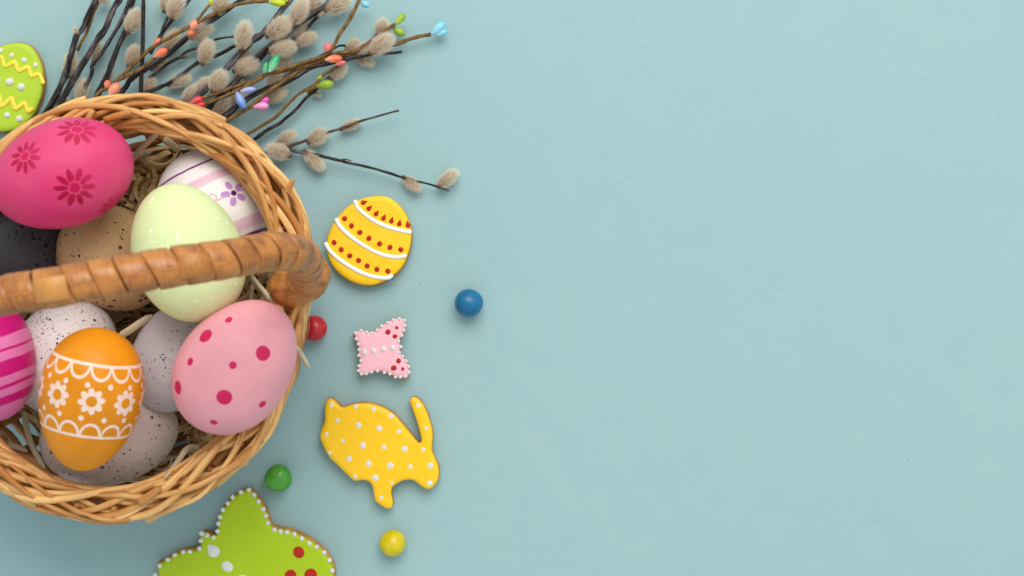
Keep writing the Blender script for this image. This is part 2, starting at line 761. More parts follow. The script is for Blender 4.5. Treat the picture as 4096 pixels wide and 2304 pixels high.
def speckle(m, o, col, ink, layers):
    """layers: (cells per metre, largest radius in cells, share of cells, strength)"""
    warp = m.noise(o, 700, 2)
    clus = m.noise(o, 75, 2).step(0.34, 0.58) * 0.45 + 0.6
    for sc, rad, share, k in layers:
        d, r, g = m.voro(o, sc)
        size = (g * g * 0.75 + 0.25) * rad * clus
        mask = (d + (warp - 0.5) * 0.25 * rad - size).step(0.04, -0.02) * r.step(1 - share - 0.01, 1 - share)
        col = m.mix(mask * k, col, ink)
    return col


def flower(m, o, egg, px, py, r_px, n, rc, rl, wm, hole, rot=0.0, fade=0.0):
    """radial petals round a shell point: rc, rl petal centre and half length, wm half width, as shares of r_px"""
    p = egg.hit(px, py)
    u, v = egg.basis(p)
    s = r_px * egg.s
    x = (m.dot(o, u) - float(p.dot(u))) / s + (m.noise(o, 260, 2) - 0.5) * 0.16
    y = (m.dot(o, v) - float(p.dot(v))) / s + (m.noise(m.vadd(o, (0.3, 0.1, 0.2)), 260, 2) - 0.5) * 0.16
    near = (m.dist(o, p) / s).step(1.6, 1.4)
    r = (x * x + y * y).sqrt()
    th = y.atan2(x) * (n / (2 * PI)) + (rot + 100.5)
    lat = ((th.frac() - 0.5).abs() * (2 * PI / n) * r) / wm
    q = (r - rc) / rl
    pet = (lat * lat + q * q).step(1.25, 0.7)
    return pet * near, r.step(hole * 1.1, hole * 0.9) * near, x, y


def mat_pink():
    e = EG['pink']
    m, o, col = egg_base('hot_pink_egg_paint', L(220, 72, 120), 0.46, 0.4, 0.05)
    x, y, z = m.xyz(o)
    nz = m.noise(m.vscale(o, (1, 1, 1)), 26, 3)
    col = m.mix(nz.step(0.42, 0.66) * 0.75, col, L(220, 44, 108))
    for (px, py, r, rot, kk) in ((300, 752, 80, 0.1, 1.0), (100, 625, 70, 0.35, 0.9), (308, 518, 78, 0.2, 0.85), (448, 822, 66, 0.0, 0.6), (235, 920, 72, 0.3, 0.5)):
        pet, cen, fx, fy = flower(m, o, e, px, py, r, 10, 0.66, 0.34, 0.155, 0.24, rot)
        fadev = (fx + fy * 0.4).step(1.4, -0.6) * 0.45 + 0.6
        col = m.mix(pet * fadev.min(1.0) * kk, col, L(172, 0, 58))
        col = m.mix(cen * kk * 0.95, col, L(190, 4, 74))
    return m.base(col).mat


def mat_white():
    e = EG['white']
    m, o, col = egg_base('white_egg_paint', L(238, 232, 228), 0.36, 0.45, 0.03)
    x, y, z = m.xyz(o)
    wav = (m.noise(o, 120, 2) - 0.5) * 0.0008
    zz = z + wav
    def zl(px, py): return float(e.hit(px, py)[2])
    z1 = zl(765, 672)
    zb0, zb1 = zl(820, 702), zl(854, 724)
    zc0, zc1 = zl(978, 868), zl(996, 911)
    z2 = zl(1040, 922)
    brush = m.noise(m.vscale(o, (60, 60, 500)), 1.0, 3)
    for a, b in ((zb0, zb1), (zc0, zc1)):
        lo_, hi_ = min(a, b), max(a, b)
        band = zz.step(lo_ - 0.0004, lo_ + 0.0004) * zz.step(hi_ + 0.0004, hi_ - 0.0004)
        col = m.mix(band * (brush * 0.5 + 0.5), col, L(218, 168, 194))
    for zc, w in ((z1, 0.00055), (z2, 0.0007)):
        line = (zz - zc).abs().step(w * 1.3, w * 0.7)
        col = m.mix(line, col, L(124, 44, 124))
    # stem with curl and five-petal flower
    p = e.hit(935, 772)
    u, v = e.basis(p, math.radians(27))
    s = e.s
    fx = (m.dot(o, u) - float(p.dot(u))) / s
    fy = (m.dot(o, v) - float(p.dot(v))) / s
    near = m.dist(o, p).step(0.022, 0.02)
    stem = ((fy + (m.noise(o, 260, 2) - 0.5) * 8.0).abs().step(4.5, 2.0)) * fx.step(-92, -86) * fx.step(100, 90) * near
    col = m.mix(stem * 0.8, col, L(208, 150, 178))
    cx, cy = fx + 84.0, fy - 14.0
    ring = (((cx * cx + cy * cy).sqrt() - 15.0).abs()).step(4.5, 2.2) * (cx + cy * 0.2).step(-14, -8)
    col = m.mix(ring * near * 0.75, col, L(208, 150, 178))
    pet, cen, _, _ = flower(m, o, e, 935, 772, 54, 5, 0.64, 0.36, 0.26, 0.0, 0.22)
    n2 = m.noise(o, 240, 2)
    col = m.mix(pet * (n2 * 0.4 + 0.7), col, L(184, 122, 196))
    col = m.mix((m.dist(o, p)).step(12.5 * s, 10.5 * s), col, L(68, 20, 96))
    return m.base(col).mat


def mat_green():
    m, o, col = egg_base('pale_green_egg_paint', L(222, 233, 172), 0.6, 0.3, 0.03)
    col = speckle(m, o, col, L(250, 252, 238), ((420, 0.34, 0.35, 0.7), (230, 0.28, 0.25, 0.75), (800, 0.42, 0.45, 0.5)))
    return m.base(col).mat


def mat_speck(name, c, ink, layers, rough=0.55):
    m, o, col = egg_base(name, c, rough, 0.3, 0.04)
    return m.base(speckle(m, o, col, ink, layers)).mat


def mat_stripe():
    e = EG['stripe']
    m, o, col = egg_base('striped_egg_paint', L(226, 122, 178), 0.4, 0.42, 0.03)
    x, y, z = m.xyz(o)
    zz = z + (m.noise(o, 70, 2) - 0.5) * 0.0016
    s = e.s
    def zl(px, py): return float(e.hit(px, py)[2])
    edges = [(zl(40, 1290) - 60 * s, zl(50, 1330)), (zl(50, 1382), zl(50, 1394)), (zl(45, 1435), zl(45, 1497)), (zl(40, 1532), zl(40, 1546)), (zl(35, 1578), zl(35, 1612))]
    for a, b in edges:
        lo_, hi_ = min(a, b), max(a, b)
        band = zz.step(lo_ - 0.0003, lo_ + 0.0003) * zz.step(hi_ + 0.0003, hi_ - 0.0003)
        col = m.mix(band, col, L(198, 18, 118))
    return m.base(col).mat


def mat_orange():
    e = EG['orange']
    m, o, col = egg_base('orange_egg_paint', L(242, 150, 18), 0.36, 0.42, 0.09)
    x, y, z = m.xyz(o)
    s = e.s
    ph = y.atan2(x)                            # 0 faces up
    R = 204.0
    v = z / s                                  # along the axis, + towards the narrow end, in photo pixels
    u = ph * R
    def vl(px, py): return float(e.hit(px, py)[2]) / s
    v1 = vl(385, 1462)
    v2 = vl(385, 1752)
    ink = L(250, 222, 208)
    def lines(q, w): return q.abs().step(w + 2.0, w - 1.5)
    wv = (m.noise(o, 160, 2) - 0.5) * 5.0
    mask = lines(v - v1 + wv, 5.5).max(lines(v - v2 + wv, 5.5))
    # scallops hang from the upper line and stand on the lower one
    def phl(px, py):
        q = e.hit(px, py)
        return math.atan2(q[1], q[0])
    n1, n2 = 14, 9
    cell, cell2 = (2 * PI * R) / n1, (2 * PI * R) / n2
    def rotate(n, px, py): return 50.5 - phl(px, py) * n / (2 * PI)
    ru, rl_ = rotate(n1, 406, 1480), rotate(n1, 362, 1722)
    def cellx(n, w, rot): return ((ph * (n / (2 * PI)) + rot).frac() - 0.5) * w
    def scallop(sign, v0, rot):
        c = cellx(n1, cell, rot)
        d = (v - v0) * sign
        q = ((c * c) / (cell * 0.46) ** 2 + (d * d) / 50.0 ** 2).sqrt()
        return (q - 1.0).abs().step(0.16, 0.09) * d.step(-3, 2)
    mask = mask.max(scallop(1.0, v1 + 3, ru)).max(scallop(-1.0, v2 - 3, rl_))
    # flowers in a row, dots where two scallops meet
    c2 = cellx(n2, cell2, rotate(n2, 366, 1607))
    vm = vl(366, 1607)
    d2 = v - vm
    r = (c2 * c2 + d2 * d2).sqrt()
    th = (d2.atan2(c2) * (8 / (2 * PI)) + 50.3).frac()
    lat = ((th - 0.5).abs() * (2 * PI / 8) * r) / 13.0
    q = (r - 37.0) / 16.0
    pet = (lat * lat + q * q).step(1.2, 0.85)
    ring = r.step(20.0, 23.0) * r.step(39.0, 35.0)
    mask = mask.max(pet).max(ring)
    for sg, v0, rot in ((1, v1, ru), (-1, v2, rl_)):
        c3 = cellx(n1, cell, rot + 0.5)
        dd = v - (v0 + sg * 76.0)
        mask = mask.max(((c3 * c3 + dd * dd).sqrt()).step(12.5, 9.5))
    col = m.mix(mask * (m.noise(o, 380, 3) * 0.5 + 0.68).min(1.0), col, ink)
    return m.base(col).mat


def mat_dots():
    e = EG['dots']
    m, o, col = egg_base('soft_pink_egg_paint', L(240, 164, 174), 0.46, 0.38, 0.05)
    s = e.s
    w = (m.noise(o, 200, 2) - 0.5) * 0.0006
    for (px, py, r) in ((1053, 1413, 30), (897, 1590, 31), (822, 1343, 29), (915, 1279, 15), (932, 1461, 15), (760, 1447, 16), (710, 1550, 27), (1050, 1617, 17), (855, 1690, 15), (1150, 1500, 20), (1000, 1240, 12)):
        if (px, py) in ((1150, 1500), (1000, 1240)):
            continue
        p = e.hit(px, py)
        mk = (m.dist(o, p) + w).step(r * s * 1.06, r * s * 0.94)
        col = m.mix(mk * 0.97, col, L(204, 14, 84))
    return m.base(col).mat


EG['pink'].build(mat_pink(), 'hot pink egg painted with dark magenta daisies')
EG['white'].build(mat_white(), 'white egg with mauve stripes and a small purple flower')
EG['green'].build(mat_green(), 'pale green egg with fine white speckles under the basket handle')
EG['beige'].build(mat_speck('beige_egg_paint', L(200, 164, 118), L(44, 34, 32), ((300, 0.30, 0.8, 0.95), (170, 0.22, 0.7, 0.95), (700, 0.36, 0.45, 0.85))), 'beige egg with black speckles half hidden behind the handle')
EG['dark'].build(mat_speck('charcoal_egg_paint', L(66, 66, 72), L(10, 10, 12), ((300, 0.34, 0.85, 0.95), (160, 0.26, 0.9, 0.95), (700, 0.4, 0.5, 0.9))), 'charcoal grey egg with black speckles beneath the hot pink egg')
EG['speck'].build(mat_speck('white_speckled_egg_paint', L(226, 216, 214), L(30, 28, 34), ((620, 0.34, 0.85, 0.95), (280, 0.22, 0.8, 0.95), (1000, 0.4, 0.6, 0.8))), 'white egg densely speckled black, between the striped and orange eggs')
EG['stripe'].build(mat_stripe(), 'magenta and light pink striped egg cut by the left frame edge')
EG['orange'].build(mat_orange(), 'orange egg with white scalloped bands and a row of daisies')
EG['grey'].build(mat_speck('pale_grey_egg_paint', L(212, 206, 210), L(34, 32, 38), ((420, 0.26, 0.6, 0.95), (230, 0.18, 0.5, 0.9), (800, 0.34, 0.5, 0.85))), 'pale grey egg sparsely speckled black, between orange and dotted eggs')
EG['dots'].build(mat_dots(), 'soft pink egg with scattered crimson polka dots')
EG['mauve'].build(mat_speck('mauve_egg_paint', L(222, 202, 194), L(92, 96, 58), ((320, 0.36, 0.85, 0.9), (200, 0.26, 0.8, 0.9), (800, 0.36, 0.5, 0.75))), 'dusty mauve egg with olive speckles lying beneath the orange egg')

# ---------------------------------------------------------------- the basket
basket = thing('wicker_basket', 'round honey coloured wicker basket with a cane wrapped handle, full of eggs', 'basket', (BC[0], BC[1], 0.0))

# base: cross sticks and rings
for i in range(7):
    off = (i - 3) * 0.011
    L_ = math.sqrt(max(0.0, 0.074 ** 2 - off ** 2))
    pts = spline([(BC[0] + off, BC[1] - L_, 0.0035), (BC[0] + off, BC[1], 0.0042), (BC[0] + off, BC[1] + L_, 0.0035)], 14)
    tube(pts, 0.0022, 6).build('base_stick', MAT['rod_in'], basket)
for i, f in enumerate(np.linspace(0.12, 0.76, 11)):
    th = np.linspace(0, 2 * PI, 72, endpoint=False)
    r = RIM(th) * f
    p = np.stack([BC[0] + r * np.cos(th), BC[1] + r * np.sin(th), 0.0052 + 0.0014 * np.sin(th * 9 + i * PI)], 1)
    tube(p, 0.0024, 6, closed=True).build('base_ring', MAT['rod_in'], basket)

NST = 26
for i in range(NST):
    th = 2 * PI * (i + 0.15 * RNG.normal()) / NST
    zs = np.linspace(0.004, 0.092, 14)
    p = wall_pt(np.full(14, th), zs)
    tube(p, np.linspace(0.0021, 0.0018, 14), 7).build('stake', MAT['rod_in'], basket)
for i in range(12):
    n = 208
    th = np.linspace(0, 2 * PI, n, endpoint=False)
    z = 0.0085 + 0.0067 * i + 0.0010 * np.sin(3 * th + i * 2.1) + 0.0007 * np.sin(7 * th + i)
    off = 0.0026 * np.sin(NST / 2 * th + i * PI)
    p = wall_pt(th, z, off)
    tube(p, 0.0020 + 0.0003 * np.sin(5 * th + i), 7, closed=True).build('weaver', MAT['rod_in'], basket)


def rim_rod(th0, span, a, b, psi0, psi1, rr, zc=RIM_Z - 0.003, din=0.0099, mat='rod', flat=0.88):
    n = 30
    t = np.linspace(0, 1, n)
    th = th0 + span * t
    ps = psi0 + (psi1 - psi0) * (t * t * (3 - 2 * t) * 0.5 + t * 0.5)
    r = RIM(th) - din + (a + wob(n, 0.0007, 6)) * np.cos(ps)
    z = zc + (b + wob(n, 0.0006, 6)) * np.sin(ps)
    p = np.stack([BC[0] + r * np.cos(th), BC[1] + r * np.sin(th), z], 1)
    rad = rr * np.interp(t, [0, 0.08, 0.85, 1], [0.92, 1, 0.95, 0.75])
    rad = rad * (1 + wob(n, 0.07, 9))
    return tube(p, rad, 8, flat=flat, cap=0.25).build('willow_rod', MAT[mat], basket)


D = math.radians
# lower braid
for i in range(32):
    rim_rod(2 * PI * i / 32 + RNG.uniform(-0.06, 0.06), -D(RNG.uniform(54, 76)), 0.0072, 0.0022, D(-25), D(205), RNG.uniform(0.0013, 0.0018))
# upper braid
for i in range(44):
    rim_rod(2 * PI * i / 44 + RNG.uniform(-0.07, 0.07), D(RNG.uniform(58, 88)), 0.0074 + RNG.uniform(-0.0010, 0.0010), 0.0060 + RNG.uniform(-0.0014, 0.0016),
            D(RNG.uniform(-35, -10)), D(RNG.uniform(185, 220)), RNG.uniform(0.0012, 0.0019))
# a few loose rods crossing the other way on top
for i in range(12):
    rim_rod(2 * PI * i / 12 + RNG.uniform(-0.25, 0.25), -D(RNG.uniform(50, 72)), 0.0070, 0.0084, D(RNG.uniform(0, 20)), D(RNG.uniform(150, 185)), RNG.uniform(0.0012, 0.0018))
# outer and inner binding rods under the braid
for zz, dd, k in ((0.0835, 0.0035, 6), (0.0775, 0.0046, 6), (0.0715, 0.0056, 5), (0.0845, 0.0172, 6)):
    for i in range(k):
        rim_rod(2 * PI * i / k + RNG.uniform(-0.2, 0.2), D(RNG.uniform(80, 105)), 0.0012, 0.0014, D(0), D(RNG.uniform(200, 420)), 0.0021, zc=zz, din=dd)
# cut ends that stick out
for (px, py, qx, qy, z, r) in ((1150, 770, 1172, 718, 0.099, 0.0017), (1040, 1712, 1096, 1682, 0.085, 0.0022), (930, 1872, 990, 1846, 0.082, 0.0022),
                               (590, 2078, 660, 2046, 0.080, 0.0022), (560, 2010, 640, 1952, 0.100, 0.0022), (340, 505, 372, 440, 0.097, 0.0019),
                               (420, 480, 522, 447, 0.0985, 0.0019)):
    a, b = P(px, py, z - 0.002), P(qx, qy, z)
    tube(spline([a, (a + b) / 2 + [0, 0, 0.0008], b], 8), np.linspace(r, r * 0.75, 8), 7, cap=0.1).build('willow_rod', MAT['rod'], basket)

# handle: core, cane wraps, splints
HP = [(1170, 1140, 0.084), (1205, 1118, 0.100), (1222, 1080, 0.124), (1218, 1042, 0.147), (1188, 1016, 0.166), (1122, 1005, 0.182), (1030, 1014, 0.194),
      (890, 1040, 0.206), (700, 1067, 0.214), (430, 1112, 0.220), (150, 1160, 0.222), (-100, 1202, 0.217), (-330, 1238, 0.197), (-455, 1255, 0.166), (-440, 1255, 0.130), (-368, 1250, 0.088)]
hpath = spline([P(*q) for q in HP], 400)
hs = np.r_[0, np.cumsum(np.linalg.norm(np.diff(hpath, axis=0), axis=1))]
HL = hs[-1]
HR = 0.0080
handle = tube(hpath[::4], HR * 0.9, 14).build('handle', MAT['core'], basket)
ht, hn, hb = frames(hpath, up=np.array([0, 1.0, 0.0]))


def hsample(s):
    s = np.clip(s, 0, HL)
    def ip(a): return np.stack([np.interp(s, hs, a[:, k]) for k in range(3)], -1)
    return ip(hpath), ip(hn), ip(hb)


def sleeve(s0, s1, r0, lean, phase, a0=0.0, a1=2 * PI, prof=None, seg=28):
    """band of cane round the handle between arc lengths s0 and s1"""
    prof = prof or [(0.0, 0.90), (0.015, 1.02), (0.06, 1.045), (0.3, 1.04), (0.75, 1.02), (0.95, 0.995), (1.0, 0.92)]
    full = abs(a1 - a0) > 6.2
    a = np.linspace(a0, a1, seg, endpoint=not full)
    mb = MB()
    rows, tt = [], []
    rg = random.random() * 10
    for q, k in prof:
        s = s0 + (s1 - s0) * q + lean * np.sin(a + phase) * 1.0
        c, n, b = hsample(s)
        rr = r0 * k * (1 + 0.012 * np.sin(3 * a + rg) + 0.008 * np.sin(7 * a + 2 * rg))
        rows.append(c + rr[:, None] * (np.cos(a)[:, None] * n + np.sin(a)[:, None] * b))
        tt.append(np.stack([s, r0 * a, np.full_like(a, k * 0.001)], 1))
    m = len(a)
    f = []
    for i in range(len(rows) - 1):
        for k in range(m if full else m - 1):
            j = (k + 1) % m
            f.append((i * m + k, (i + 1) * m + k, (i + 1) * m + j, i * m + j))
    mb.add(np.vstack(rows), f, np.vstack(tt))
    return mb


s = 0.020
i = 0
band_edges = []
while s < HL - 0.012:
    w = RNG.uniform(0.0092, 0.0120)
    near_bend = 0.03 < s < 0.085
    lean = 0.0024 if not near_bend else 0.0014
    if near_bend:
        w *= 0.8
    sleeve(s + w - 0.0002, s, HR * RNG.uniform(0.985, 1.03), lean + RNG.uniform(-0.0006, 0.0006), RNG.uniform(-0.25, 0.25)).build('wrap_strip', MAT['wrap'], handle)
    band_edges.append((s, w))
    s += w
    i += 1
for j in range(8, len(band_edges), 5):
    s0, w0 = band_edges[j]
    mid = -PI * 0.5 if False else 0.0
    # the splint shows on the side facing up
    c, n, b = hsample(np.array([s0]))
    up_ang = math.atan2(b[0][2], n[0][2])
    sleeve(s0 - 0.0003, s0 + w0 * 1.05, HR * 1.075, 0.0, 0.0, up_ang - 0.70, up_ang + 0.45,
           [(0.0, 0.97), (0.02, 1.03), (0.5, 1.035), (0.98, 1.03), (1.0, 0.97)], 12).build('splint', MAT['splint'], handle)

# foot binding where the handle meets the rim: bands wound round the rim
foot_c = P(1200, 1126, 0.092)
th_f = math.atan2(foot_c[1] - BC[1], foot_c[0] - BC[0])


def foot_band(q0, q1, rx, rz, half, skew, lift, proud):
    """one turn of cane between the shares q0 and q1 of a rounded bulb wound round the rim"""
    seg, rows, tt = 32, [], []
    a = np.linspace(0, 2 * PI, seg, endpoint=False)
    prof = [(0.0, -0.05), (0.03, 0.01), (0.2, 0.03), (0.5, 0.035), (0.8, 0.02), (0.97, 0.0), (1.0, -0.06)]
    for q, k in prof:
        y = -half + 2 * half * (q0 + (q1 - q0) * q)
        env = np.clip(1 - np.abs(y / (half * 1.03)) ** 2.4, 0.02, 1) ** 0.5 + k + proud
        yy = y + skew * np.cos(a + 0.4)
        wav = 1 + 0.012 * np.sin(4 * a + q0 * 9)
        rows.append(np.stack([foot_c[0] + rx * env * wav * np.cos(a) + yy * 0.12, foot_c[1] + yy, foot_c[2] + lift + rz * env * np.sin(a)], 1))
        tt.append(np.stack([yy, rx * a, np.zeros_like(a)], 1))
    f = [(i * seg + k, i * seg + (k + 1) % seg, (i + 1) * seg + (k + 1) % seg, (i + 1) * seg + k) for i in range(len(prof) - 1) for k in range(seg)]
    f += [tuple(reversed(range(seg))), tuple((len(prof) - 1) * seg + k for k in range(seg))]
    return MB().add(np.vstack(rows), f, np.vstack(tt)).build('foot_binding', MAT['wrap'], handle)


foot_band(0.0, 0.42, 0.0140, 0.0125, 0.0122, 0.0016, 0.0, 0.0)
foot_band(0.36, 0.72, 0.0140, 0.0125, 0.0122, 0.0022, 0.0003, 0.03)
foot_band(0.66, 1.0, 0.0140, 0.0125, 0.0122, 0.0018, 0.0, 0.0)

# ---------------------------------------------------------------- shredded paper in the basket
def clear_of_eggs(p, margin=0.0006):
    for e in EG.values():
        if e.inside(p, margin).any():
            return False
    return True


mbs = MB()
tries = count = 0
while count < 1100 and tries < 16000:
    tries += 1
    th = RNG.uniform(-PI, PI)
    q = math.sqrt(RNG.uniform(0, 1)) * 0.84
    zmax = 0.028 + 0.016 * q ** 3
    z0 = RNG.uniform(0.008, zmax)
    rr = RIM(th) * q
    c = np.array([BC[0] + rr * math.cos(th), BC[1] + rr * math.sin(th), z0])
    ln = RNG.uniform(0.010, 0.034)
    d = RNG.uniform(0, 2 * PI)
    n = 12
    t = np.linspace(-0.5, 0.5, n)
    curv = RNG.normal(0, 55)
    ang = d + curv * ln * t
    step = ln / n
    pts = np.cumsum(np.stack([np.cos(ang) * step, np.sin(ang) * step, wob(n, 0.0009, 3) + RNG.normal(0, 0.15) * step], 1), 0)
    pts = pts - pts.mean(0) + c
    pts[:, 2] = np.maximum(pts[:, 2], 0.008)
    dd = pts[:, :2] - BC
    if (np.hypot(dd[:, 0], dd[:, 1]) > RIM(np.arctan2(dd[:, 1], dd[:, 0])) * wall_f(pts[:, 2]) - 0.0035).any():
        continue
    if not clear_of_eggs(pts):
        continue
    w = RNG.uniform(0.0006, 0.0017)
    tx, nx, bx = frames(pts)
    tw = RNG.uniform(0, PI) + np.linspace(0, RNG.normal(0, 1.6), n)
    side = np.cos(tw)[:, None] * nx + np.sin(tw)[:, None] * bx
    v = np.vstack([pts - side * w, pts + side * w])
    f = [(k, k + 1, n + k + 1, n + k) for k in range(n - 1)]
    tt = np.vstack([np.stack([np.full(n, -w), np.full(n, count * 0.37), np.linspace(0, ln, n)], 1), np.stack([np.full(n, w), np.full(n, count * 0.37), np.linspace(0, ln, n)], 1)])
    mbs.add(v, f, tt)
    count += 1
filler = mbs.build('shredded_paper', MAT['straw'])
filler['kind'] = 'stuff'
filler['label'] = 'tan shredded paper lining the basket under the eggs'
filler['category'] = 'basket filler'

# the single long strips one can pick out
def ribbon(pts, w, twist, label, thick=0.00025):
    p = spline([P(*q) for q in pts], 26)
    t, n, b = frames(p, up=np.array([0, 0, 1.0]))
    k = len(p)
    w = w * 1.35
    tw = np.linspace(twist[0], twist[1], k)
    side = np.cos(tw)[:, None] * n + np.sin(tw)[:, None] * b
    nor = -np.sin(tw)[:, None] * n + np.cos(tw)[:, None] * b
    ww = w * np.interp(np.linspace(0, 1, k), [0, 0.1, 0.85, 1], [0.7, 1, 0.95, 0.35])[:, None]
    rows = [p - side * ww - nor * thick, p + side * ww - nor * thick, p + side * ww + nor * thick, p - side * ww + nor * thick]
    v = np.stack(rows, 1).reshape(-1, 3)
    s_ = np.r_[0, np.cumsum(np.linalg.norm(np.diff(p, axis=0), axis=1))]
    tt = np.stack([np.tile([-w, w, w, -w], k), np.tile([0, 0, 0.001, 0.001], k), np.repeat(s_, 4)], 1)
    f = []
    for i in range(k - 1):
        for j in range(4):
            m = (j + 1) % 4
            f.append((i * 4 + j, i * 4 + m, (i + 1) * 4 + m, (i + 1) * 4 + j))
    f += [(3, 2, 1, 0), tuple((k - 1) * 4 + j for j in range(4))]
    o = MB().add(v, f, tt).build('paper_strip', MAT['strip'], loc=p[0])
    tag(o, label, 'paper strip', 'loose paper strips')


ribbon([(998, 1100, 0.055), (1030, 1140, 0.075), (1065, 1180, 0.088), (1098, 1222, 0.089)], 0.0013, (0.2, 0.5), 'cream paper strip running from under the handle to the pink dotted egg')
ribbon([(1012, 1130, 0.050), (1005, 1165, 0.052), (1000, 1215, 0.050)], 0.0011, (0.5, 0.9), 'short cream paper strip upright just left of the longer one under the handle')
ribbon([(1150, 1365, 0.098), (1185, 1392, 0.0995), (1205, 1420, 0.094), (1235, 1472, 0.088)], 0.0010, (0.2, 0.6), 'cream paper strip poking out past the rim beside the red candy')
ribbon([(100, 1648, 0.045), (108, 1720, 0.047), (135, 1800, 0.050), (180, 1872, 0.052)], 0.0012, (0.1, 0.4), 'tan paper strip hanging over the inner wall left of the orange egg')
ribbon([(-40, 1765, 0.046), (30, 1775, 0.048), (110, 1805, 0.049)], 0.0012, (0.1, -0.2), 'tan paper strip lying across the lower left inner wall')
ribbon([(800, 1790, 0.060), (750, 1795, 0.068), (715, 1840, 0.076), (660, 1910, 0.093)], 0.0012, (0.2, 0.7), 'cream paper strip bent over the rim below the pink dotted egg')
ribbon([(531, 640, 0.052), (560, 600, 0.062), (600, 560, 0.074), (635, 525, 0.090)], 0.0011, (0.3, 0.9), 'cream paper strip rising to the rim right of the hot pink egg')
ribbon([(655, 555, 0.050), (690, 580, 0.048), (720, 605, 0.046)], 0.0015, (0.0, 0.3), 'short tan paper strip above the white striped egg')
ribbon([(480, 1345, 0.070), (520, 1320, 0.072), (560, 1292, 0.070), (610, 1262, 0.066)], 0.0014, (0.2, 0.5), 'cream paper strip between the orange egg and the pale grey egg')

# ---------------------------------------------------------------- cookies
def outline_w(pts, z, n, grow=0.0, shift=(0, 0)):
    """closed outline in photo pixels -> smooth world outline, grown outwards by grow pixels"""
    p = spline(np.array(pts, float), n, closed=True)
    area = 0.5 * np.sum(p[:, 0] * np.roll(p[:, 1], -1) - np.roll(p[:, 0], -1) * p[:, 1])
    t = np.roll(p, -1, 0) - np.roll(p, 1, 0)
    t /= np.linalg.norm(t, axis=1)[:, None] + 1e-9
    nrm = np.stack([t[:, 1], -t[:, 0]], 1) * (1 if area > 0 else -1)
    p = p + nrm * grow + np.array(shift)
    w = np.array([P(x, y, z) for x, y in p])
    if area > 0:          # image y runs down: turn to counter-clockwise in the world
        w = w[::-1]
    return w


def slab(outline, prof):
    """prof: list of (inset metres, z) from bottom to top; closed solid with rounded edges"""
    p = outline[:, :2]
    t = np.roll(p, -1, 0) - np.roll(p, 1, 0)
    t /= np.linalg.norm(t, axis=1)[:, None] + 1e-9
    inn = np.stack([-t[:, 1], t[:, 0]], 1)
    for _ in range(6):
        inn = 0.25 * np.roll(inn, 1, 0) + 0.5 * inn + 0.25 * np.roll(inn, -1, 0)
    n = len(p)
    rows = []
    for ins, z in prof:
        q = p + inn * ins
        if ins > 0.0008:
            for _ in range(int(ins * 4000)):
                q = 0.25 * np.roll(q, 1, 0) + 0.5 * q + 0.25 * np.roll(q, -1, 0)
        rows.append(np.column_stack([q, np.full(n, z)]))
    f = []
    for i in range(len(rows) - 1):
        for k in range(n):
            m = (k + 1) % n
            f.append((i * n + k, i * n + m, (i + 1) * n + m, (i + 1) * n + k))
    top = (len(rows) - 1) * n
    nside = len(f)
    for tri in tessellate_polygon([[Vector(v) for v in rows[-1]]]):
        a, b, c = tri
        va, vb, vc = rows[-1][a], rows[-1][b], rows[-1][c]
        if np.cross((vb - va)[:2], (vc - va)[:2]) < 0:
            a, b, c = a, c, b
        f.append((top + a, top + b, top + c))
    for tri in tessellate_polygon([[Vector(v) for v in rows[0]]]):
        a, b, c = tri
        va, vb, vc = rows[0][a], rows[0][b], rows[0][c]
        if np.cross((vb - va)[:2], (vc - va)[:2]) > 0:
            a, b, c = a, c, b
        f.append((a, b, c))
    mb = MB().add(np.vstack(rows), f)
    mb.flat_from = nside
    return mb


ICE_Z = 0.0088
BASE_Z = 0.0064


def dome_mesh(name, mat, point=0.0):
    """flattened drop of icing of unit radius; point > 0 draws it out to a tip along +x"""
    nr, ns = 9, 24
    v, f = [], []
    for i in range(nr):
        e = i / (nr - 1) * PI * 0.62 - PI * 0.12
        for k in range(ns):
            a = 2 * PI * k / ns
            x, y = math.cos(a) * math.cos(e), math.sin(a) * math.cos(e)
            if point:
                if x > 0:
                    x *= 1 + point * x
                    y *= max(0.0, 1 - 0.75 * (math.cos(a) ** 2) * (1 if point > 0.6 else 0.6))
            v.append((x, y, math.sin(e)))
    for i in range(nr - 1):
        for k in range(ns):
            m = (k + 1) % ns
            f.append((i * ns + k, i * ns + m, (i + 1) * ns + m, (i + 1) * ns + k))
    f.append(tuple((nr - 1) * ns + k for k in range(ns)))
    return MB().add(v, f).mesh(name, mat)


DOME = {c: dome_mesh('icing_dot_' + c, MAT[c]) for c in ('white', 'red')}
DROP = {'red': dome_mesh('icing_drop_red', MAT['red'], 1.1), 'white': dome_mesh('icing_drop_white', MAT['white'], 0.45)}


def cookie(name, label, pts, icing, n, grow, shift, center, group=None):
    c = P(*center, 0.0)
    t = thing(name, label, 'cookie', c, group)
    base = outline_w(pts, BASE_Z * 0.6, n, grow, shift)
    # a little unevenness in the baked edge
    base[:, :2] += np.column_stack([wob(n, 0.00012, n // 5), wob(n, 0.00012, n // 5)])
    slab(base, [(0.0010, 0.0003), (0.0002, 0.0010), (0.0, 0.0026), (0.0001, 0.0046), (0.0006, 0.0058), (0.0016, BASE_Z)]).build('biscuit', MAT['biscuit'], t)
    ice = outline_w(pts, ICE_Z - 0.0008, n, 0.0)
    slab(ice, [(0.0004, BASE_Z - 0.0008), (0.0, BASE_Z + 0.0006), (0.00015, BASE_Z + 0.0012), (0.0005, BASE_Z + 0.0017), (0.0011, BASE_Z + 0.0020), (0.0019, BASE_Z + 0.0023), (0.0028, ICE_Z), (0.0030, ICE_Z)]).build('icing', MAT[icing], t)
    return t


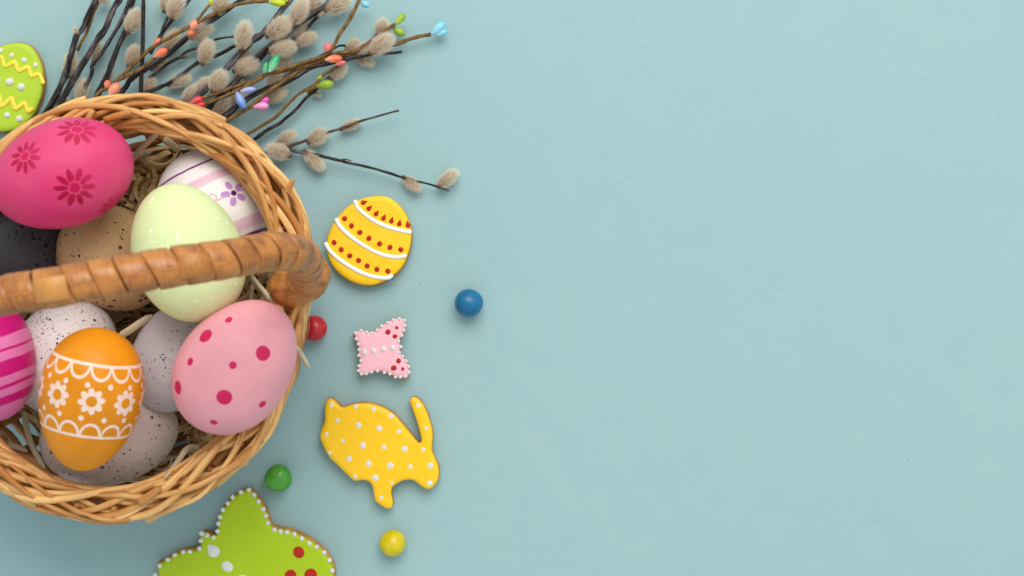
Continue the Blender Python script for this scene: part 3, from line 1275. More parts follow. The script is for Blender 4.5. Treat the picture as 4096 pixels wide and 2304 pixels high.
def dot(t, px, py, r, c='white', hgt=0.75):
    rm = r * mpp(ICE_Z)
    j = RNG.uniform(0.91, 1.09)
    o = put('icing_dot', DOME[c], t, P(px, py, ICE_Z - 0.0002), Matrix.Rotation(RNG.uniform(0, 6.28), 3, 'Z').to_quaternion(), (rm * j, rm / j, rm * hgt))
    return o


def drop(t, px, py, r, ang, c='red', hgt=0.6, wide=1.0):
    rm = r * mpp(ICE_Z)
    put('icing_drop', DROP[c], t, P(px, py, ICE_Z - 0.0002), Matrix.Rotation(math.radians(ang), 3, 'Z').to_quaternion(), (rm, rm * wide, rm * hgt))


def piped(t, pts, r_px, mat, n=60, zoff=0.0):
    p = spline([P(x, y, ICE_Z + zoff) for x, y in pts], n)
    r = r_px * mpp(ICE_Z) * (1 + wob(n, 0.06, 8))
    r *= np.interp(np.linspace(0, 1, n), [0, 0.06, 0.95, 1], [1.12, 1.0, 1.0, 1.08])
    return tube(p, r, 10, flat=0.72, up=np.array([0, 0, 1.0]), cap=0.7).build('piped_line', MAT[mat], t)


def Z(pts, ox, oy, f):
    return [(ox + q[0] / f, oy + q[1] / f) + tuple(q[2:]) for q in pts]


# green egg cookie, cut by the frame
t = cookie('egg_cookie', 'lime green egg shaped cookie with yellow zigzags and white dots', [(0, 186), (30, 176), (68, 171), (92, 173), (113, 180), (134, 198), (151, 225), (163, 255), (171, 290),
           (172, 332), (166, 373), (154, 412), (137, 450), (113, 483), (83, 507), (45, 522), (0, 526), (-50, 516), (-95, 480), (-125, 420), (-135, 350), (-120, 280), (-85, 225), (-40, 197)], 'lime', 150, 3, (6, 2), (20, 350), 'iced cookies')
piped(t, [(-70, 225), (-55, 240), (-40, 214), (-25, 225), (0, 228), (10, 234), (19, 264), (38, 258), (61, 250), (73, 282), (92, 277), (114, 269), (125, 303), (140, 300), (154, 296), (166, 314), (172, 332)], 8, 'yellow2', 110)
piped(t, [(-95, 400), (-75, 430), (-50, 390), (-30, 425), (-8, 385), (0, 392), (7, 425), (28, 408), (46, 393), (54, 415), (62, 435), (80, 425), (98, 411), (106, 430), (112, 447), (127, 436)], 8.5, 'yellow2', 110)
for q in ((3, 203, 10), (47, 221, 10), (97, 241, 10.5), (142, 261, 10.5), (40, 328, 16.5), (85, 348, 16), (-12, 318, 16), (29, 461, 12.5), (78, 475, 13.5), (-30, 452, 12), (-45, 205, 10)):
    dot(t, *q)

# yellow egg cookie
t = cookie('egg_cookie', 'yellow egg shaped cookie with white piped lines and red dots', Z([(700, 205), (830, 208), (920, 255), (1000, 340), (1050, 440), (1075, 540), (1070, 650), (1040, 770), (990, 880), (900, 970),
           (800, 1030), (700, 1063), (600, 1060), (500, 1030), (400, 970), (320, 890), (268, 790), (252, 690), (267, 590), (312, 480), (382, 380), (480, 290), (580, 235)], 1200, 700, 2.415), 'yellow', 150, 1.0, (4, 4), (1475, 965), 'iced cookies')
for pts in ([(532, 255), (562, 322), (640, 390), (720, 445), (830, 495), (950, 530), (1066, 551)], [(352, 432), (380, 490), (440, 552), (540, 632), (650, 702), (760, 757), (870, 787), (960, 790), (1016, 780)],
            [(248, 662), (280, 722), (350, 792), (440, 857), (540, 917), (650, 965), (760, 990), (850, 992), (882, 972)]):
    piped(t, Z(pts, 1200, 700, 2.415), 8.3, 'white')
for q in Z([(431, 422), (498, 491), (579, 554), (666, 612), (769, 664), (870, 699), (974, 721), (330, 652), (399, 721), (481, 780), (567, 826), (649, 878), (743, 911), (849, 928)], 1200, 700, 2.415):
    dot(t, q[0], q[1], 10.8, 'red', 0.8)
for x, y, a in ((610, 268, 18), (664, 326, 42), (734, 378, 55), (806, 420, 62), (883, 447, 72), (960, 475, 80), (1042, 487, 98)):
    q = Z([(x, y)], 1200, 700, 2.415)[0]
    drop(t, q[0], q[1], 10.2, a, 'red', 0.55)

# pink butterfly cookie
t = cookie('butterfly_cookie', 'small pink butterfly cookie edged with white dots', Z([(800, 480), (880, 445), (960, 462), (1050, 475), (1130, 440), (1200, 380), (1290, 320), (1380, 280), (1480, 268), (1545, 300), (1555, 370),
           (1535, 450), (1500, 530), (1458, 600), (1470, 650), (1490, 700), (1465, 760), (1510, 820), (1560, 890), (1595, 970), (1615, 1060), (1590, 1120), (1540, 1145), (1470, 1140), (1400, 1130), (1320, 1090), (1240, 1065),
           (1150, 1047), (1060, 1065), (980, 1095), (900, 1108), (857, 1060), (853, 980), (880, 900), (865, 830), (852, 740), (853, 660), (815, 580)], 1200, 1200, 3.68), 'pink', 190, 2.5, (0, 1), (1528, 1392), 'iced cookies')
for q in Z([(812, 484), (898, 449), (979, 473), (1062, 483), (1137, 443), (1203, 382), (1289, 333), (1374, 294), (1461, 276), (1537, 301), (1546, 374), (1528, 446), (1497, 521), (1452, 609), (1487, 688), (1463, 771), (1510, 828),
            (1562, 897), (1597, 977), (1605, 1066), (1553, 1125), (1477, 1134), (1405, 1132), (1324, 1088), (1240, 1068), (1141, 1044), (1051, 1058), (977, 1086), (902, 1090), (859, 1042), (867, 968), (893, 894), (864, 815), (868, 733), (857, 649), (827, 573)], 1200, 1200, 3.68):
    dot(t, q[0], q[1], 6.6, 'white', 0.6)
for q in Z([(950, 770), (1080, 750), (1228, 724), (1365, 706)], 1200, 1200, 3.68):
    dot(t, q[0], q[1], 12, 'white', 0.7)
for x, y, r in ((1295, 471, 40), (1398, 535, 35), (1423, 408, 26), (1452, 896, 38), (1381, 1000, 42), (1512, 1015, 27)):
    q = Z([(x, y)], 1200, 1200, 3.68)[0]
    dot(t, q[0], q[1], r / 3.68, 'red', 0.8)

# bunny cookie
FB = 1.9217
t = cookie('bunny_cookie', 'golden yellow rabbit shaped cookie with white dots', Z([(240, 85), (275, 108), (305, 140), (335, 152), (400, 130), (480, 120), (570, 130), (650, 160), (720, 205), (780, 270), (830, 330), (870, 380), (905, 420),
           (927, 428), (930, 390), (912, 310), (880, 210), (855, 140), (845, 98), (870, 74), (910, 90), (950, 140), (985, 220), (1010, 300), (1020, 380), (1015, 440), (1013, 485), (1035, 540), (1060, 600), (1068, 660), (1055, 720), (1020, 768),
           (985, 783), (945, 768), (900, 735), (860, 712), (800, 715), (745, 740), (708, 772), (702, 820), (714, 880), (705, 922), (680, 935), (640, 920), (600, 892), (573, 862), (566, 820), (550, 752), (520, 722), (480, 713), (418, 718), (370, 680),
           (300, 610), (220, 530), (172, 440), (152, 380), (165, 320), (188, 260), (188, 180), (195, 120), (215, 92)], 1200, 1550, FB), 'bunny', 260, 1.0, (3, -4), (1500, 1790), 'iced cookies')
for x, y, r in ((242, 135, 19), (429, 148, 18), (565, 170, 18), (700, 220, 20), (290, 253, 19), (450, 289, 25), (610, 314, 25), (761, 337, 20), (206, 359, 18), (331, 410, 18), (484, 445, 26), (645, 459, 22), (804, 472, 25),
                (948, 477, 18), (231, 501, 16), (378, 548, 24), (528, 584, 25), (694, 600, 27), (847, 607, 20), (1001, 600, 25), (424, 683, 17), (580, 693, 26), (706, 731, 14), (624, 847, 18), (997, 734, 23), (909, 138, 18), (971, 313, 17)):
    q = Z([(x, y)], 1200, 1550, FB)[0]
    dot(t, q[0], q[1], r / FB, 'white', 0.32)

# large green butterfly cookie at the bottom edge
FG = 3.03
AX0, AXD = np.array([870.0, 870.0]), np.array([0.742, 0.670])


def mirror(q):
    d = np.array(q[:2], float) - AX0
    par = d.dot(AXD) * AXD
    r = AX0 + par - (d - par)
    return (r[0], r[1]) + tuple(q[2:])


right_wing = [(1310, 185), (1370, 190), (1420, 240), (1470, 310), (1530, 400), (1570, 490), (1600, 580), (1640, 640), (1720, 660), (1820, 675), (1920, 710), (2020, 755), (2110, 805), (2190, 865), (2260, 930), (2320, 1010), (2355, 1090),
              (2375, 1170), (2372, 1260), (2340, 1360), (2270, 1450), (2170, 1520), (2050, 1570)]
left_top = [(245, 1110), (300, 1060), (370, 1015), (450, 965), (550, 925), (640, 905), (730, 900), (765, 860), (765, 790), (770, 720), (800, 700), (860, 715), (930, 742), (960, 690), (975, 610), (985, 530), (1020, 440), (1080, 350), (1150, 280), (1230, 215)]
lower = [mirror(q) for q in right_wing[2:]][::-1]
t = cookie('butterfly_cookie', 'large green butterfly cookie edged with white dots at the bottom edge', Z(left_top + right_wing + lower, 550, 1900, FG), 'green', 300, 4, (4, -8), (1000, 2180), 'iced cookies')
edge = [(271, 1098), (368, 1026), (453, 969), (556, 933), (634, 928), (750, 891), (769, 793), (780, 707, 34), (843, 730), (923, 755), (970, 681), (980, 589), (1000, 507), (1035, 422), (1093, 340), (1153, 270), (1252, 207), (1347, 179), (1413, 240),
        (1466, 321), (1523, 413), (1555, 493), (1581, 581), (1656, 662), (1733, 684), (1810, 694), (1901, 719), (1991, 768), (2081, 828), (2171, 872), (2263, 941), (2326, 1034), (2361, 1159), (2345, 1290), (2290, 1400), (2190, 1480)]
edge2 = [(213, 1215)] + [mirror(q) for q in edge[19:]]
for q in edge + edge2:
    r = (q[2] if len(q) > 2 else 29) / FG
    w = Z([q[:2]], 550, 1900, FG)[0]
    dot(t, w[0], w[1], r, 'white', 0.8)
for x, y, r in ((1090, 1110, 69), (1275, 1280, 70), (1460, 1450, 70)):
    w = Z([(x, y)], 550, 1900, FG)[0]
    dot(t, w[0], w[1], r / FG, 'white', 0.35)
for q in ((1955, 937, 71), (1855, 1222, 75), (2100, 1210, 78)):
    for qq in (q, mirror(q)):
        w = Z([qq[:2]], 550, 1900, FG)[0]
        dot(t, w[0], w[1], qq[2] / FG, 'red', 0.4)
w = Z([(925, 925)], 550, 1900, FG)[0]
drop(t, w[0], w[1], 25, 132, 'white', 0.35, 1.0)

# ---------------------------------------------------------------- candies
def candy(px, py, r_px, mat, label, seed):
    r = r_px / PXM * (1 - 0.0075 / CAM_H)
    rg = np.random.default_rng(seed)
    nr, ns = 26, 40
    th = np.linspace(0, PI, nr + 2)[1:-1]
    ph = np.linspace(0, 2 * PI, ns, endpoint=False)
    d = np.stack([np.sin(th)[:, None] * np.cos(ph), np.sin(th)[:, None] * np.sin(ph), np.broadcast_to(np.cos(th)[:, None], (nr, ns))], 2).reshape(-1, 3)
    d = np.vstack([d, [[0, 0, 1], [0, 0, -1]]])
    k = np.ones(len(d))
    for _ in range(6):
        a = rg.normal(0, 1, 3)
        a /= np.linalg.norm(a)
        k += rg.uniform(-0.020, 0.020) * np.cos(3 * np.arccos(np.clip(d @ a, -1, 1)))
    v = d * k[:, None] * r
    v[:, 2] *= 0.97
    v[:, 2] -= v[:, 2].min()
    f = []
    for i in range(nr - 1):
        for j in range(ns):
            m = (j + 1) % ns
            f.append((i * ns + j, (i + 1) * ns + j, (i + 1) * ns + m, i * ns + m))
    n = nr * ns
    for j in range(ns):
        m = (j + 1) % ns
        f.append((n, j, m))
        f.append((n + 1, (nr - 1) * ns + m, (nr - 1) * ns + j))
    o = bpy.data.objects.new('candy_ball', MB().add(v, f).mesh('candy_ball', mat))
    COL.objects.link(o)
    q = P(px, py, r)
    o.location = (float(q[0]), float(q[1]), 0.0)
    tag(o, label, 'candy', 'round sugar coated candies')


candy(1875, 1213, 57, m_candy('blue_candy', L(0, 112, 158), L(0, 94, 138), L(20, 134, 180)), 'glossy blue round candy lying apart on the paper', 3)
candy(1258, 1313, 52, m_candy('red_candy', L(200, 30, 50), L(172, 18, 36), L(216, 66, 78)), 'red round candy half hidden under the basket rim', 4)
candy(1113, 1912, 55, m_candy('green_candy', L(48, 150, 60), L(92, 160, 34), L(60, 176, 124)), 'green round candy between the basket and the green butterfly cookie', 5)
candy(1571, 2174, 53, m_candy('yellow_candy', L(224, 204, 0), L(206, 184, 0), L(232, 216, 40)), 'yellow round candy below the rabbit cookie', 6)

# ---------------------------------------------------------------- catkins
def catkin_mesh(seed, hairs=2600):
    """unit catkin: base at the origin, tip at z = 1, about one unit wide including the fur"""
    rg = np.random.default_rng(seed)
    mb = MB()
    nr, ns = 12, 14
    t = np.linspace(0, 1, nr)
    prof = 0.25 * np.sin(np.clip(t * 0.93 + 0.05, 0, 1) * PI) ** 0.6
    a = np.linspace(0, 2 * PI, ns, endpoint=False)
    zc = 0.02 + 0.80 * t
    v = np.stack([prof[:, None] * np.cos(a), prof[:, None] * np.sin(a), np.broadcast_to(zc[:, None], (nr, ns))], 2).reshape(-1, 3)
    f = [(i * ns + k, i * ns + (k + 1) % ns, (i + 1) * ns + (k + 1) % ns, (i + 1) * ns + k) for i in range(nr - 1) for k in range(ns)]
    f += [tuple(reversed(range(ns))), tuple((nr - 1) * ns + k for k in range(ns))]
    mb.add(v, f, None, 0)
    hv, hf, ht_ = [], [], []
    n = 0
    ang = rg.uniform(0, 2 * PI, hairs)
    tt = rg.uniform(0, 1, hairs) ** 0.9
    for A, T in zip(ang, tt):
        r = 0.25 * math.sin(min(1, max(0, T * 0.93 + 0.05)) * PI) ** 0.6
        nrm = np.array([math.cos(A), math.sin(A), 0.0])
        slope = (T - 0.42) * 1.5
        nn = nrm + np.array([0, 0, slope])
        nn /= np.linalg.norm(nn)
        root = np.array([r * math.cos(A), r * math.sin(A), 0.02 + 0.80 * T]) - nn * 0.03
        d1 = nn * 0.85 + np.array([0, 0, 0.7]) + rg.normal(0, 0.22, 3)
        d1 /= np.linalg.norm(d1)
        d2 = d1 * 0.7 + np.array([0, 0, 0.5]) + rg.normal(0, 0.25, 3)
        d2 /= np.linalg.norm(d2)
        ln = rg.uniform(0.18, 0.40) * (0.75 + 0.25 * math.sin(T * PI))
        sd = np.cross(d1, rg.normal(0, 1, 3))
        sd *= 0.0062 / np.linalg.norm(sd)
        mid = root + d1 * ln * 0.55
        tip = mid + d2 * ln * 0.5
        hv += [root - sd, root + sd, mid - sd * 0.8, mid + sd * 0.8, tip]
        hf += [(n, n + 1, n + 3, n + 2), (n + 2, n + 3, n + 4)]
        ht_ += [(0, 0, T), (0, 0, T), (0.55, 0, T), (0.55, 0, T), (1, 0, T)]
        n += 5
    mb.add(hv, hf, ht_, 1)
    return mb.mesh('catkin', [MAT['catkin'], MAT['fur']])


CAT = [catkin_mesh(s_) for s_ in (1, 2, 3, 4)]


def scale_mesh():
    mb = MB()
    nr, ns = 6, 12
    t = np.linspace(0, 1, nr)
    r = 0.5 * np.sqrt(np.clip(1 - (t - 0.45) ** 2 * 2.2, 0.03, 1))
    a = np.linspace(0, 2 * PI, ns, endpoint=False)
    v = np.stack([r[:, None] * np.cos(a), r[:, None] * np.sin(a) * 0.8, np.broadcast_to(t[:, None], (nr, ns))], 2).reshape(-1, 3)
    f = [(i * ns + k, i * ns + (k + 1) % ns, (i + 1) * ns + (k + 1) % ns, (i + 1) * ns + k) for i in range(nr - 1) for k in range(ns)]
    f += [tuple(reversed(range(ns))), tuple((nr - 1) * ns + k for k in range(ns))]
    return mb.add(v, f).mesh('bud_scale', MAT['scale'])


SCALE = scale_mesh()


def dir_quat(ang, tilt, roll=0.0):
    d = Vector((math.cos(math.radians(ang)) * math.cos(math.radians(tilt)), math.sin(math.radians(ang)) * math.cos(math.radians(tilt)), math.sin(math.radians(tilt))))
    q = d.to_track_quat('Z', 'Y')
    return q @ Matrix.Rotation(roll, 3, 'Z').to_quaternion()


def add_catkin(parent, px, py, ln, wd, ang, z):
    m = mpp(z)
    c = P(px, py, z)
    d = np.array([math.cos(math.radians(ang)), math.sin(math.radians(ang)), 0])
    base = c - d * ln * m * 0.5
    tilt = RNG.uniform(-4, 8)
    o = put('catkin', CAT[int(RNG.integers(0, 4))], parent, base, dir_quat(ang, tilt, RNG.uniform(0, 6.28)), (wd * m * 1.04, wd * m * 1.04, ln * m))
    q = put('bud_scale', SCALE, parent, base - d * 0.0006, dir_quat(ang, tilt), (0.0026, 0.0026, 0.0024))
    return o


def extend_to_basket(pts, z):
    """carry a twig on under the basket's flare until it meets the wall"""
    p = [np.array(q, float) for q in pts]
    d = p[0] - p[min(2, len(p) - 1)]
    d /= np.linalg.norm(d)
    cur = p[0].copy()
    for _ in range(60):
        nxt = cur + d * 8
        if inside_basket(P(nxt[0], nxt[1], max(z, 0.008)), 0.0085):
            break
        cur = nxt
    if np.linalg.norm(cur - p[0]) > 10:
        return [tuple(cur)] + [tuple(q) for q in p]
    return [tuple(q) for q in p]


def stem_mesh(pts, w0, w1, z0, z1, seg=9, nodes=0.3, kink=0.00009, sag=0.0):
    """pts photo pixels base -> tip, widths in photo pixels, heights in metres"""
    n = max(24, int(sum(math.dist(pts[i][:2], pts[i + 1][:2]) for i in range(len(pts) - 1)) / 9))
    k = len(pts)
    d = np.r_[0, np.cumsum([math.dist(pts[i][:2], pts[i + 1][:2]) for i in range(k - 1)])]
    zz = z0 + (z1 - z0) * d / d[-1]
    p = spline([P(q[0], q[1], z) for q, z in zip(pts, zz)], n)
    p += np.column_stack([wob(n, kink, n // 4), wob(n, kink, n // 4), wob(n, kink, n // 4)])
    r = np.linspace(w0, w1, n) * 0.5 * mpp((z0 + z1) / 2)
    s = np.linspace(0, 1, n)
    bump = np.zeros(n)
    for _ in range(max(2, n // 16)):
        c = RNG.uniform(0.03, 0.97)
        bump += nodes * RNG.uniform(0.4, 1.0) * np.exp(-((s - c) * n / 1.5) ** 2)
    r = r * (1 + bump + wob(n, 0.07, n // 2))
    p[:, 2] = np.maximum(p[:, 2], r * 1.02)
    return tube(p, r, seg, cap=0.15, tz=RNG.uniform(0, 3))


def branch(label, pts, w0, w1, z0, z1, catkins=(), mat='bark', extra=(), ext=True, nodes=0.2, name='willow_branch', cat='branch', group='pussy willow branches'):
    if ext:
        pts = extend_to_basket(pts, z0)
    b = P(pts[0][0], pts[0][1], 0.0)
    t = thing(name, label, cat, b, group)
    stem_mesh(pts, w0, w1, z0, z1, nodes=nodes).build('stem', MAT[mat], t)
    for q in extra:
        stem_mesh(q[0], q[1], q[2], q[3], q[4], nodes=nodes).build('side_twig', MAT[q[5] if len(q) > 5 else mat], t)
    for c in catkins:
        px, py, ln, wd, an = c[:5]
        zc = c[5] if len(c) > 5 else max(wd * 0.5 * mpp(0) * 0.9, (z0 + z1) / 2)
        add_catkin(t, px, py, ln, wd, an, zc)
    return t


branch('dark willow branch nearest the green egg cookie, with a frayed tuft', [(153, 497), (182, 455), (232, 364), (265, 286), (290, 199), (308, 141), (331, 116), (356, 54), (381, 0), (400, -50)], 28, 21, 0.010, 0.010,
       [(282, 257, 104, 74, 78, 0.0055), (304, 122, 40, 26, 125, 0.011), (416, -3, 55, 45, 10, 0.008)])
branch('slim golden brown twig beside the leftmost dark willow branch', [(310, 203), (326, 168), (344, 137), (360, 90), (373, 54), (391, 8), (405, -40)], 12, 13, 0.007, 0.007, mat='bark_gold', ext=False, group=None)
branch('dark willow branch second from the green egg cookie', [(207, 460), (248, 397), (306, 298), (356, 215), (388, 160), (422, 112), (451, 41), (476, 0), (500, -45)], 26, 25, 0.013, 0.012, [])
branch('short willow twig with two catkins just above the basket rim', [(270, 455), (290, 428), (306, 410)], 15, 13, 0.007, 0.008, [(327, 362, 108, 72, 78, 0.0085), (262, 428, 84, 64, 75, 0.0055)])
branch('thin dark willow branch, third from the green egg cookie', [(352, 323), (368, 265), (410, 207), (455, 137), (489, 75), (513, 17), (525, -40)], 17, 15, 0.010, 0.009, [(388, 212, 92, 54, 72, 0.0052)], extra=[([(452, 150), (464, 128), (473, 112)], 8, 4, 0.010, 0.011)])
branch('dark willow branch ending in a large catkin beside the black stick', [(389, 381), (414, 331), (443, 265), (476, 178), (501, 128), (512, 62), (534, 0), (546, -40)], 24, 20, 0.009, 0.008, [(536, 82, 112, 82, 65, 0.012), (437, 298, 64, 44, 75, 0.005)])
branch('straight smooth black stick crossing the other twigs', [(563, 372), (566, 300), (571, 180), (573, 60), (573, 0), (573, -60)], 18, 16, 0.0185, 0.015, mat='bark_black', nodes=0.12, group=None)
branch('long dark willow branch running from the rim to the top edge under brown twigs', [(468, 385), (518, 323), (580, 280), (640, 240), (690, 202), (745, 153), (787, 120), (845, 83), (911, 37), (969, 0), (1030, -40)], 24, 19, 0.008, 0.009,
       [(800, 128, 116, 74, 25, 0.009), (534, 222, 98, 78, 65, 0.006), (687, 157, 104, 72, 60, 0.006), (638, 257, 80, 48, 30, 0.0045), (884, 14, 95, 82, 60, 0.012)])
branch('bare dark twig with a cut side spur above the basket', [(596, 310), (628, 292), (662, 261), (710, 232), (745, 206), (790, 192), (830, 176), (861, 160), (900, 150), (936, 145)], 14, 9, 0.006, 0.006, extra=[([(690, 246), (720, 231), (748, 227)], 10, 10, 0.006, 0.007)], ext=False)
branch('dark willow branch with one catkin midway, ending beside a grey branch', [(613, 360), (650, 345), (679, 331), (740, 290), (795, 248), (861, 224), (905, 203), (940, 182), (985, 165)], 21, 14, 0.010, 0.007, [(826, 207, 110, 82, 72, 0.011), (720, 323, 102, 68, 20, 0.006), (596, 342, 80, 64, 60, 0.006)])
branch('forked dark willow twig under two catkins at the top edge', [(600, 215), (638, 150), (655, 125), (696, 70), (730, 35), (758, 0), (790, -40)], 15, 14, 0.008, 0.008, [(702, 26, 108, 86, 72, 0.012), (664, 8, 80, 66, 80, 0.008)], extra=[([(640, 150), (655, 108), (670, 70), (682, 40)], 13, 11, 0.007, 0.008)], ext=False)
branch('thick silvery grey willow branch with many large catkins', [(787, 388), (836, 344), (911, 269), (965, 207), (1016, 157), (1053, 132), (1099, 79), (1132, 33), (1160, 0), (1195, -45)], 26, 24, 0.013, 0.013,
       [(976, 141, 124, 86, 80, 0.016), (985, 265, 112, 88, 22, 0.011), (1118, 112, 126, 98, 35, 0.014), (1198, 46, 116, 88, 65, 0.014), (874, 323, 104, 86, 60, 0.017), (766, 375, 100, 74, 45, 0.011), (812, 343, 90, 66, 45, 0.011), (972, 212, 90, 74, 80, 0.006)], mat='bark_grey')
branch('dark willow branch running parallel below the silvery grey one', [(880, 385), (941, 327), (975, 285), (1020, 236), (1074, 186), (1132, 153), (1190, 99), (1244, 62), (1297, 25), (1322, 0), (1370, -45)], 22, 19, 0.010, 0.011,
       [(1132, 195, 116, 86, 15, 0.012), (1206, 118, 100, 64, 50, 0.006), (1351, 17, 122, 90, 25, 0.010), (1258, 8, 88, 72, 60, 0.009), (1285, 52, 50, 32, 30, 0.009), (950, 325, 90, 64, 50, 0.005)], extra=[([(930, 345), (985, 300), (1032, 245), (1070, 205)], 20, 14, 0.006, 0.006)])
branch('short dark twig with a pale pinkish catkin pointing right', [(1150, 205), (1185, 170), (1223, 124), (1264, 75), (1302, 52)], 11, 14, 0.006, 0.008, [(1228, 157, 94, 64, 25, 0.008)], ext=False)
branch('long dark willow branch whose cut tip reaches furthest right of the bunch', [(900, 464), (962, 414), (1024, 373), (1074, 350), (1120, 335), (1165, 319), (1244, 273), (1314, 255), (1368, 240), (1438, 228), (1480, 219), (1542, 215), (1608, 207)], 26, 11, 0.012, 0.011,
       [(1527, 178, 124, 92, 38, 0.013), (1457, 199, 96, 70, 20, 0.008), (1460, 243, 84, 52, -22, 0.005), (1409, 182, 74, 60, 45, 0.006), (1099, 323, 96, 82, 60, 0.009), (1107, 375, 100, 82, 30, 0.006), (1527, 108, 80, 70, 65, 0.006), (890, 428, 100, 78, 60, 0.008), (1132, 252, 90, 62, 40, 0.006), (945, 392, 80, 60, 60, 0.005)],
       extra=[([(1440, 226), (1470, 180), (1505, 138)], 9, 8, 0.005, 0.005)])
branch('thin dark twig with a split bud tip beside the coral bud', [(1120, 320), (1148, 298), (1215, 262), (1285, 220), (1335, 195), (1358, 182), (1382, 182)], 11, 8, 0.009, 0.009, ext=False)
branch('slender dark willow branch alone below the lowest brown twig', [(1028, 551), (1066, 522), (1132, 484), (1190, 431), (1223, 393), (1260, 360), (1314, 311), (1355, 265), (1395, 240)], 15, 11, 0.006, 0.006, [(1355, 286, 90, 70, 45, 0.0065), (1268, 375, 44, 26, -35, 0.004)])
t = branch('forked willow branch lying apart on the right of the basket rim', [(1075, 612), (1140, 598), (1196, 608), (1279, 622), (1367, 645), (1472, 669), (1559, 693), (1615, 711), (1699, 732), (1741, 744), (1797, 762)], 17, 7, 0.007, 0.0065,
           [(1257, 641, 112, 72, -45, 0.0055), (1113, 606, 106, 82, 160, 0.010), (1650, 735, 92, 62, -35, 0.0045), (1792, 714, 106, 68, 40, 0.006), (1272, 547, 96, 80, 35, 0.0065), (1147, 552, 92, 66, 30, 0.006), (1405, 500, 90, 52, 22, 0.0042)],
           extra=[([(1140, 598), (1165, 584), (1224, 562), (1321, 526), (1363, 515), (1437, 487), (1482, 473), (1545, 456), (1594, 440)], 13, 7, 0.007, 0.0085, 'bark_brown'), ([(1365, 640), (1385, 638), (1410, 645)], 9, 2, 0.008, 0.009, 'bark_brown'), ([(1572, 448), (1585, 446), (1596, 444)], 7, 3, 0.0082, 0.0082, 'bark_brown')])

# ---------------------------------------------------------------- decorative paper wrapped twigs with coloured buds
def bud_mesh(name, mat):
    nr, ns = 12, 16
    t = np.linspace(0, 1, nr)
    r = 0.5 * (np.sin(PI * np.clip(t, 0, 1) ** 1.12) ** 0.48) * np.interp(t, [0, 0.25, 0.6, 1], [0.75, 0.92, 1.0, 1.0])
    r[0], r[-1] = 0.16, 0.10
    a = np.linspace(0, 2 * PI, ns, endpoint=False)
    v = np.stack([r[:, None] * np.cos(a), r[:, None] * np.sin(a), np.broadcast_to(t[:, None], (nr, ns))], 2).reshape(-1, 3)
    f = [(i * ns + k, i * ns + (k + 1) % ns, (i + 1) * ns + (k + 1) % ns, (i + 1) * ns + k) for i in range(nr - 1) for k in range(ns)]
    f += [tuple(reversed(range(ns))), tuple((nr - 1) * ns + k for k in range(ns))]
    return MB().add(v, f).mesh(name, mat)


BUD = {}
for nm, tip, root in (('peach', L(240, 140, 104), L(244, 176, 150)), ('orange', L(238, 104, 62), L(244, 168, 136)), ('coral', L(232, 108, 112), L(240, 150, 140)), ('red', L(220, 44, 44), L(240, 110, 110)), ('lime', L(196, 206, 14), L(176, 190, 30)),
                      ('leaf', L(140, 176, 32), L(190, 206, 100)), ('olive', L(142, 172, 50), L(150, 180, 60)), ('mint', L(36, 168, 104), L(150, 220, 176)), ('lavender', L(150, 162, 222), L(190, 196, 232)), ('blue', L(104, 150, 216), L(150, 170, 224)),
                      ('sky', L(128, 206, 232), L(160, 222, 240)), ('pink', L(244, 150, 206), L(246, 170, 216)), ('magenta', L(222, 64, 176), L(236, 130, 200))):
    BUD[nm] = bud_mesh('bud_' + nm, m_bud(nm + '_bud_lacquer', tip, root))


def deco(label, pts, w0, w1, z0, z1, buds, extra=(), ext=True):
    if ext:
        pts = extend_to_basket(pts, z0)
    t = thing('decorative_twig', label, 'twig', P(pts[0][0], pts[0][1], 0), 'brown paper wrapped twigs with coloured buds')
    stem_mesh(pts, w0, w1, z0, z1, seg=10, nodes=0.15, kink=0.0001).build('stem', MAT['twig'], t)
    for q in extra:
        stem_mesh(*q, seg=10, nodes=0.12, kink=0.0001).build('side_twig', MAT['twig'], t)
    for (c, px, py, ln, wd, an, z) in buds:
        m = mpp(z)
        d = np.array([math.cos(math.radians(an)), math.sin(math.radians(an)), 0])
        put('bud', BUD[c], t, P(px, py, z) - d * ln * m * 0.5, dir_quat(an, RNG.uniform(-5, 8)), (wd * m, wd * m, ln * m))
    return t


deco('brown wrapped twig with peach buds arching to a lime bud at the top', [(331, 431), (398, 369), (447, 340), (509, 282), (580, 215), (621, 182), (696, 141), (778, 95), (870, 50), (935, 22), (1000, 8), (1074, 4)], 15, 15, 0.020, 0.0175,
     [('peach', 455, 360, 68, 44, 55, 0.021), ('orange', 429, 338, 36, 28, 80, 0.019), ('orange', 629, 172, 46, 28, 60, 0.016), ('orange', 643, 213, 62, 36, 30, 0.021), ('peach', 775, 102, 50, 36, 50, 0.017), ('orange', 762, 132, 36, 28, 10, 0.016),
      ('lime', 843, 8, 34, 18, 80, 0.016), ('lime', 1108, 11, 68, 29, -5, 0.0175), ('lime', 1140, 1, 30, 20, 20, 0.016)],
     extra=[([(478, 318), (520, 298), (560, 278), (595, 252), (626, 228)], 15, 13, 0.0195, 0.0205), ([(775, 97), (795, 75), (820, 41), (838, 22)], 12, 12, 0.018, 0.017)])
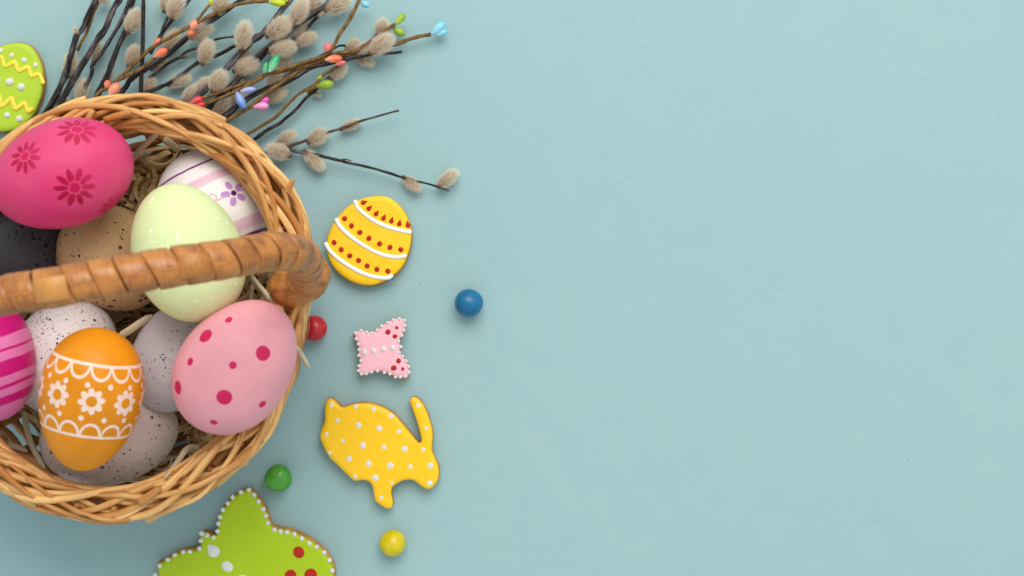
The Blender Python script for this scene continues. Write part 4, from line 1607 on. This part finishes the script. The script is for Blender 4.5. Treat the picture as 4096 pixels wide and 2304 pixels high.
deco('brown wrapped twig with red buds whose far tip holds two leaf green buds', [(800, 396), (870, 373), (930, 350), (999, 327), (1053, 302), (1148, 281), (1252, 253), (1320, 222), (1355, 211), (1418, 203), (1480, 166), (1538, 124), (1583, 96)], 14, 15, 0.020, 0.010,
     [('red', 787, 402, 54, 32, 25, 0.021), ('red', 799, 421, 46, 30, 10, 0.020), ('mint', 1095, 253, 78, 36, 62, 0.021), ('mint', 1062, 270, 44, 25, 75, 0.0195), ('leaf', 1600, 76, 56, 34, 45, 0.0095), ('olive', 1596, 126, 54, 36, -30, 0.008)], ext=True)
deco('brown wrapped twig bending up to a sky blue bud at the top', [(826, 414), (911, 381), (986, 344), (1040, 315), (1075, 298), (1190, 258), (1285, 228), (1312, 210), (1327, 195), (1355, 141), (1378, 108), (1397, 79), (1418, 40), (1434, 8), (1440, -25)], 14, 16, 0.0195, 0.013,
     [('coral', 1310, 190, 40, 34, 60, 0.017), ('sky', 1460, 17, 40, 28, -25, 0.010), ('blue', 962, 403, 74, 36, -65, 0.019), ('lavender', 993, 360, 62, 26, 8, 0.018)])
deco('brown wrapped twig with pink buds whose far tip holds two pale blue buds', [(912, 480), (1003, 426), (1066, 373), (1148, 315), (1215, 273), (1285, 248), (1340, 228), (1413, 215), (1500, 196), (1579, 178), (1666, 149), (1724, 137)], 16, 16, 0.0175, 0.0065,
     [('pink', 1045, 426, 62, 34, 5, 0.017), ('magenta', 1060, 403, 40, 25, 40, 0.015), ('orange', 1335, 236, 68, 33, 5, 0.020), ('coral', 1362, 254, 46, 20, 15, 0.012), ('sky', 1754, 113, 68, 38, 40, 0.0075), ('sky', 1763, 131, 56, 31, 14, 0.0065)])
deco('lowest brown wrapped twig with two leaf green buds at its knot', [(995, 534), (1057, 497), (1107, 464), (1148, 422), (1198, 373), (1252, 348), (1293, 302), (1351, 265), (1385, 240)], 13, 12, 0.0075, 0.010,
     [('olive', 1302, 340, 68, 42, 10, 0.010), ('leaf', 1280, 312, 38, 24, 45, 0.009)], extra=[([(1226, 366), (1252, 348), (1272, 342)], 24, 22, 0.0085, 0.0095)])
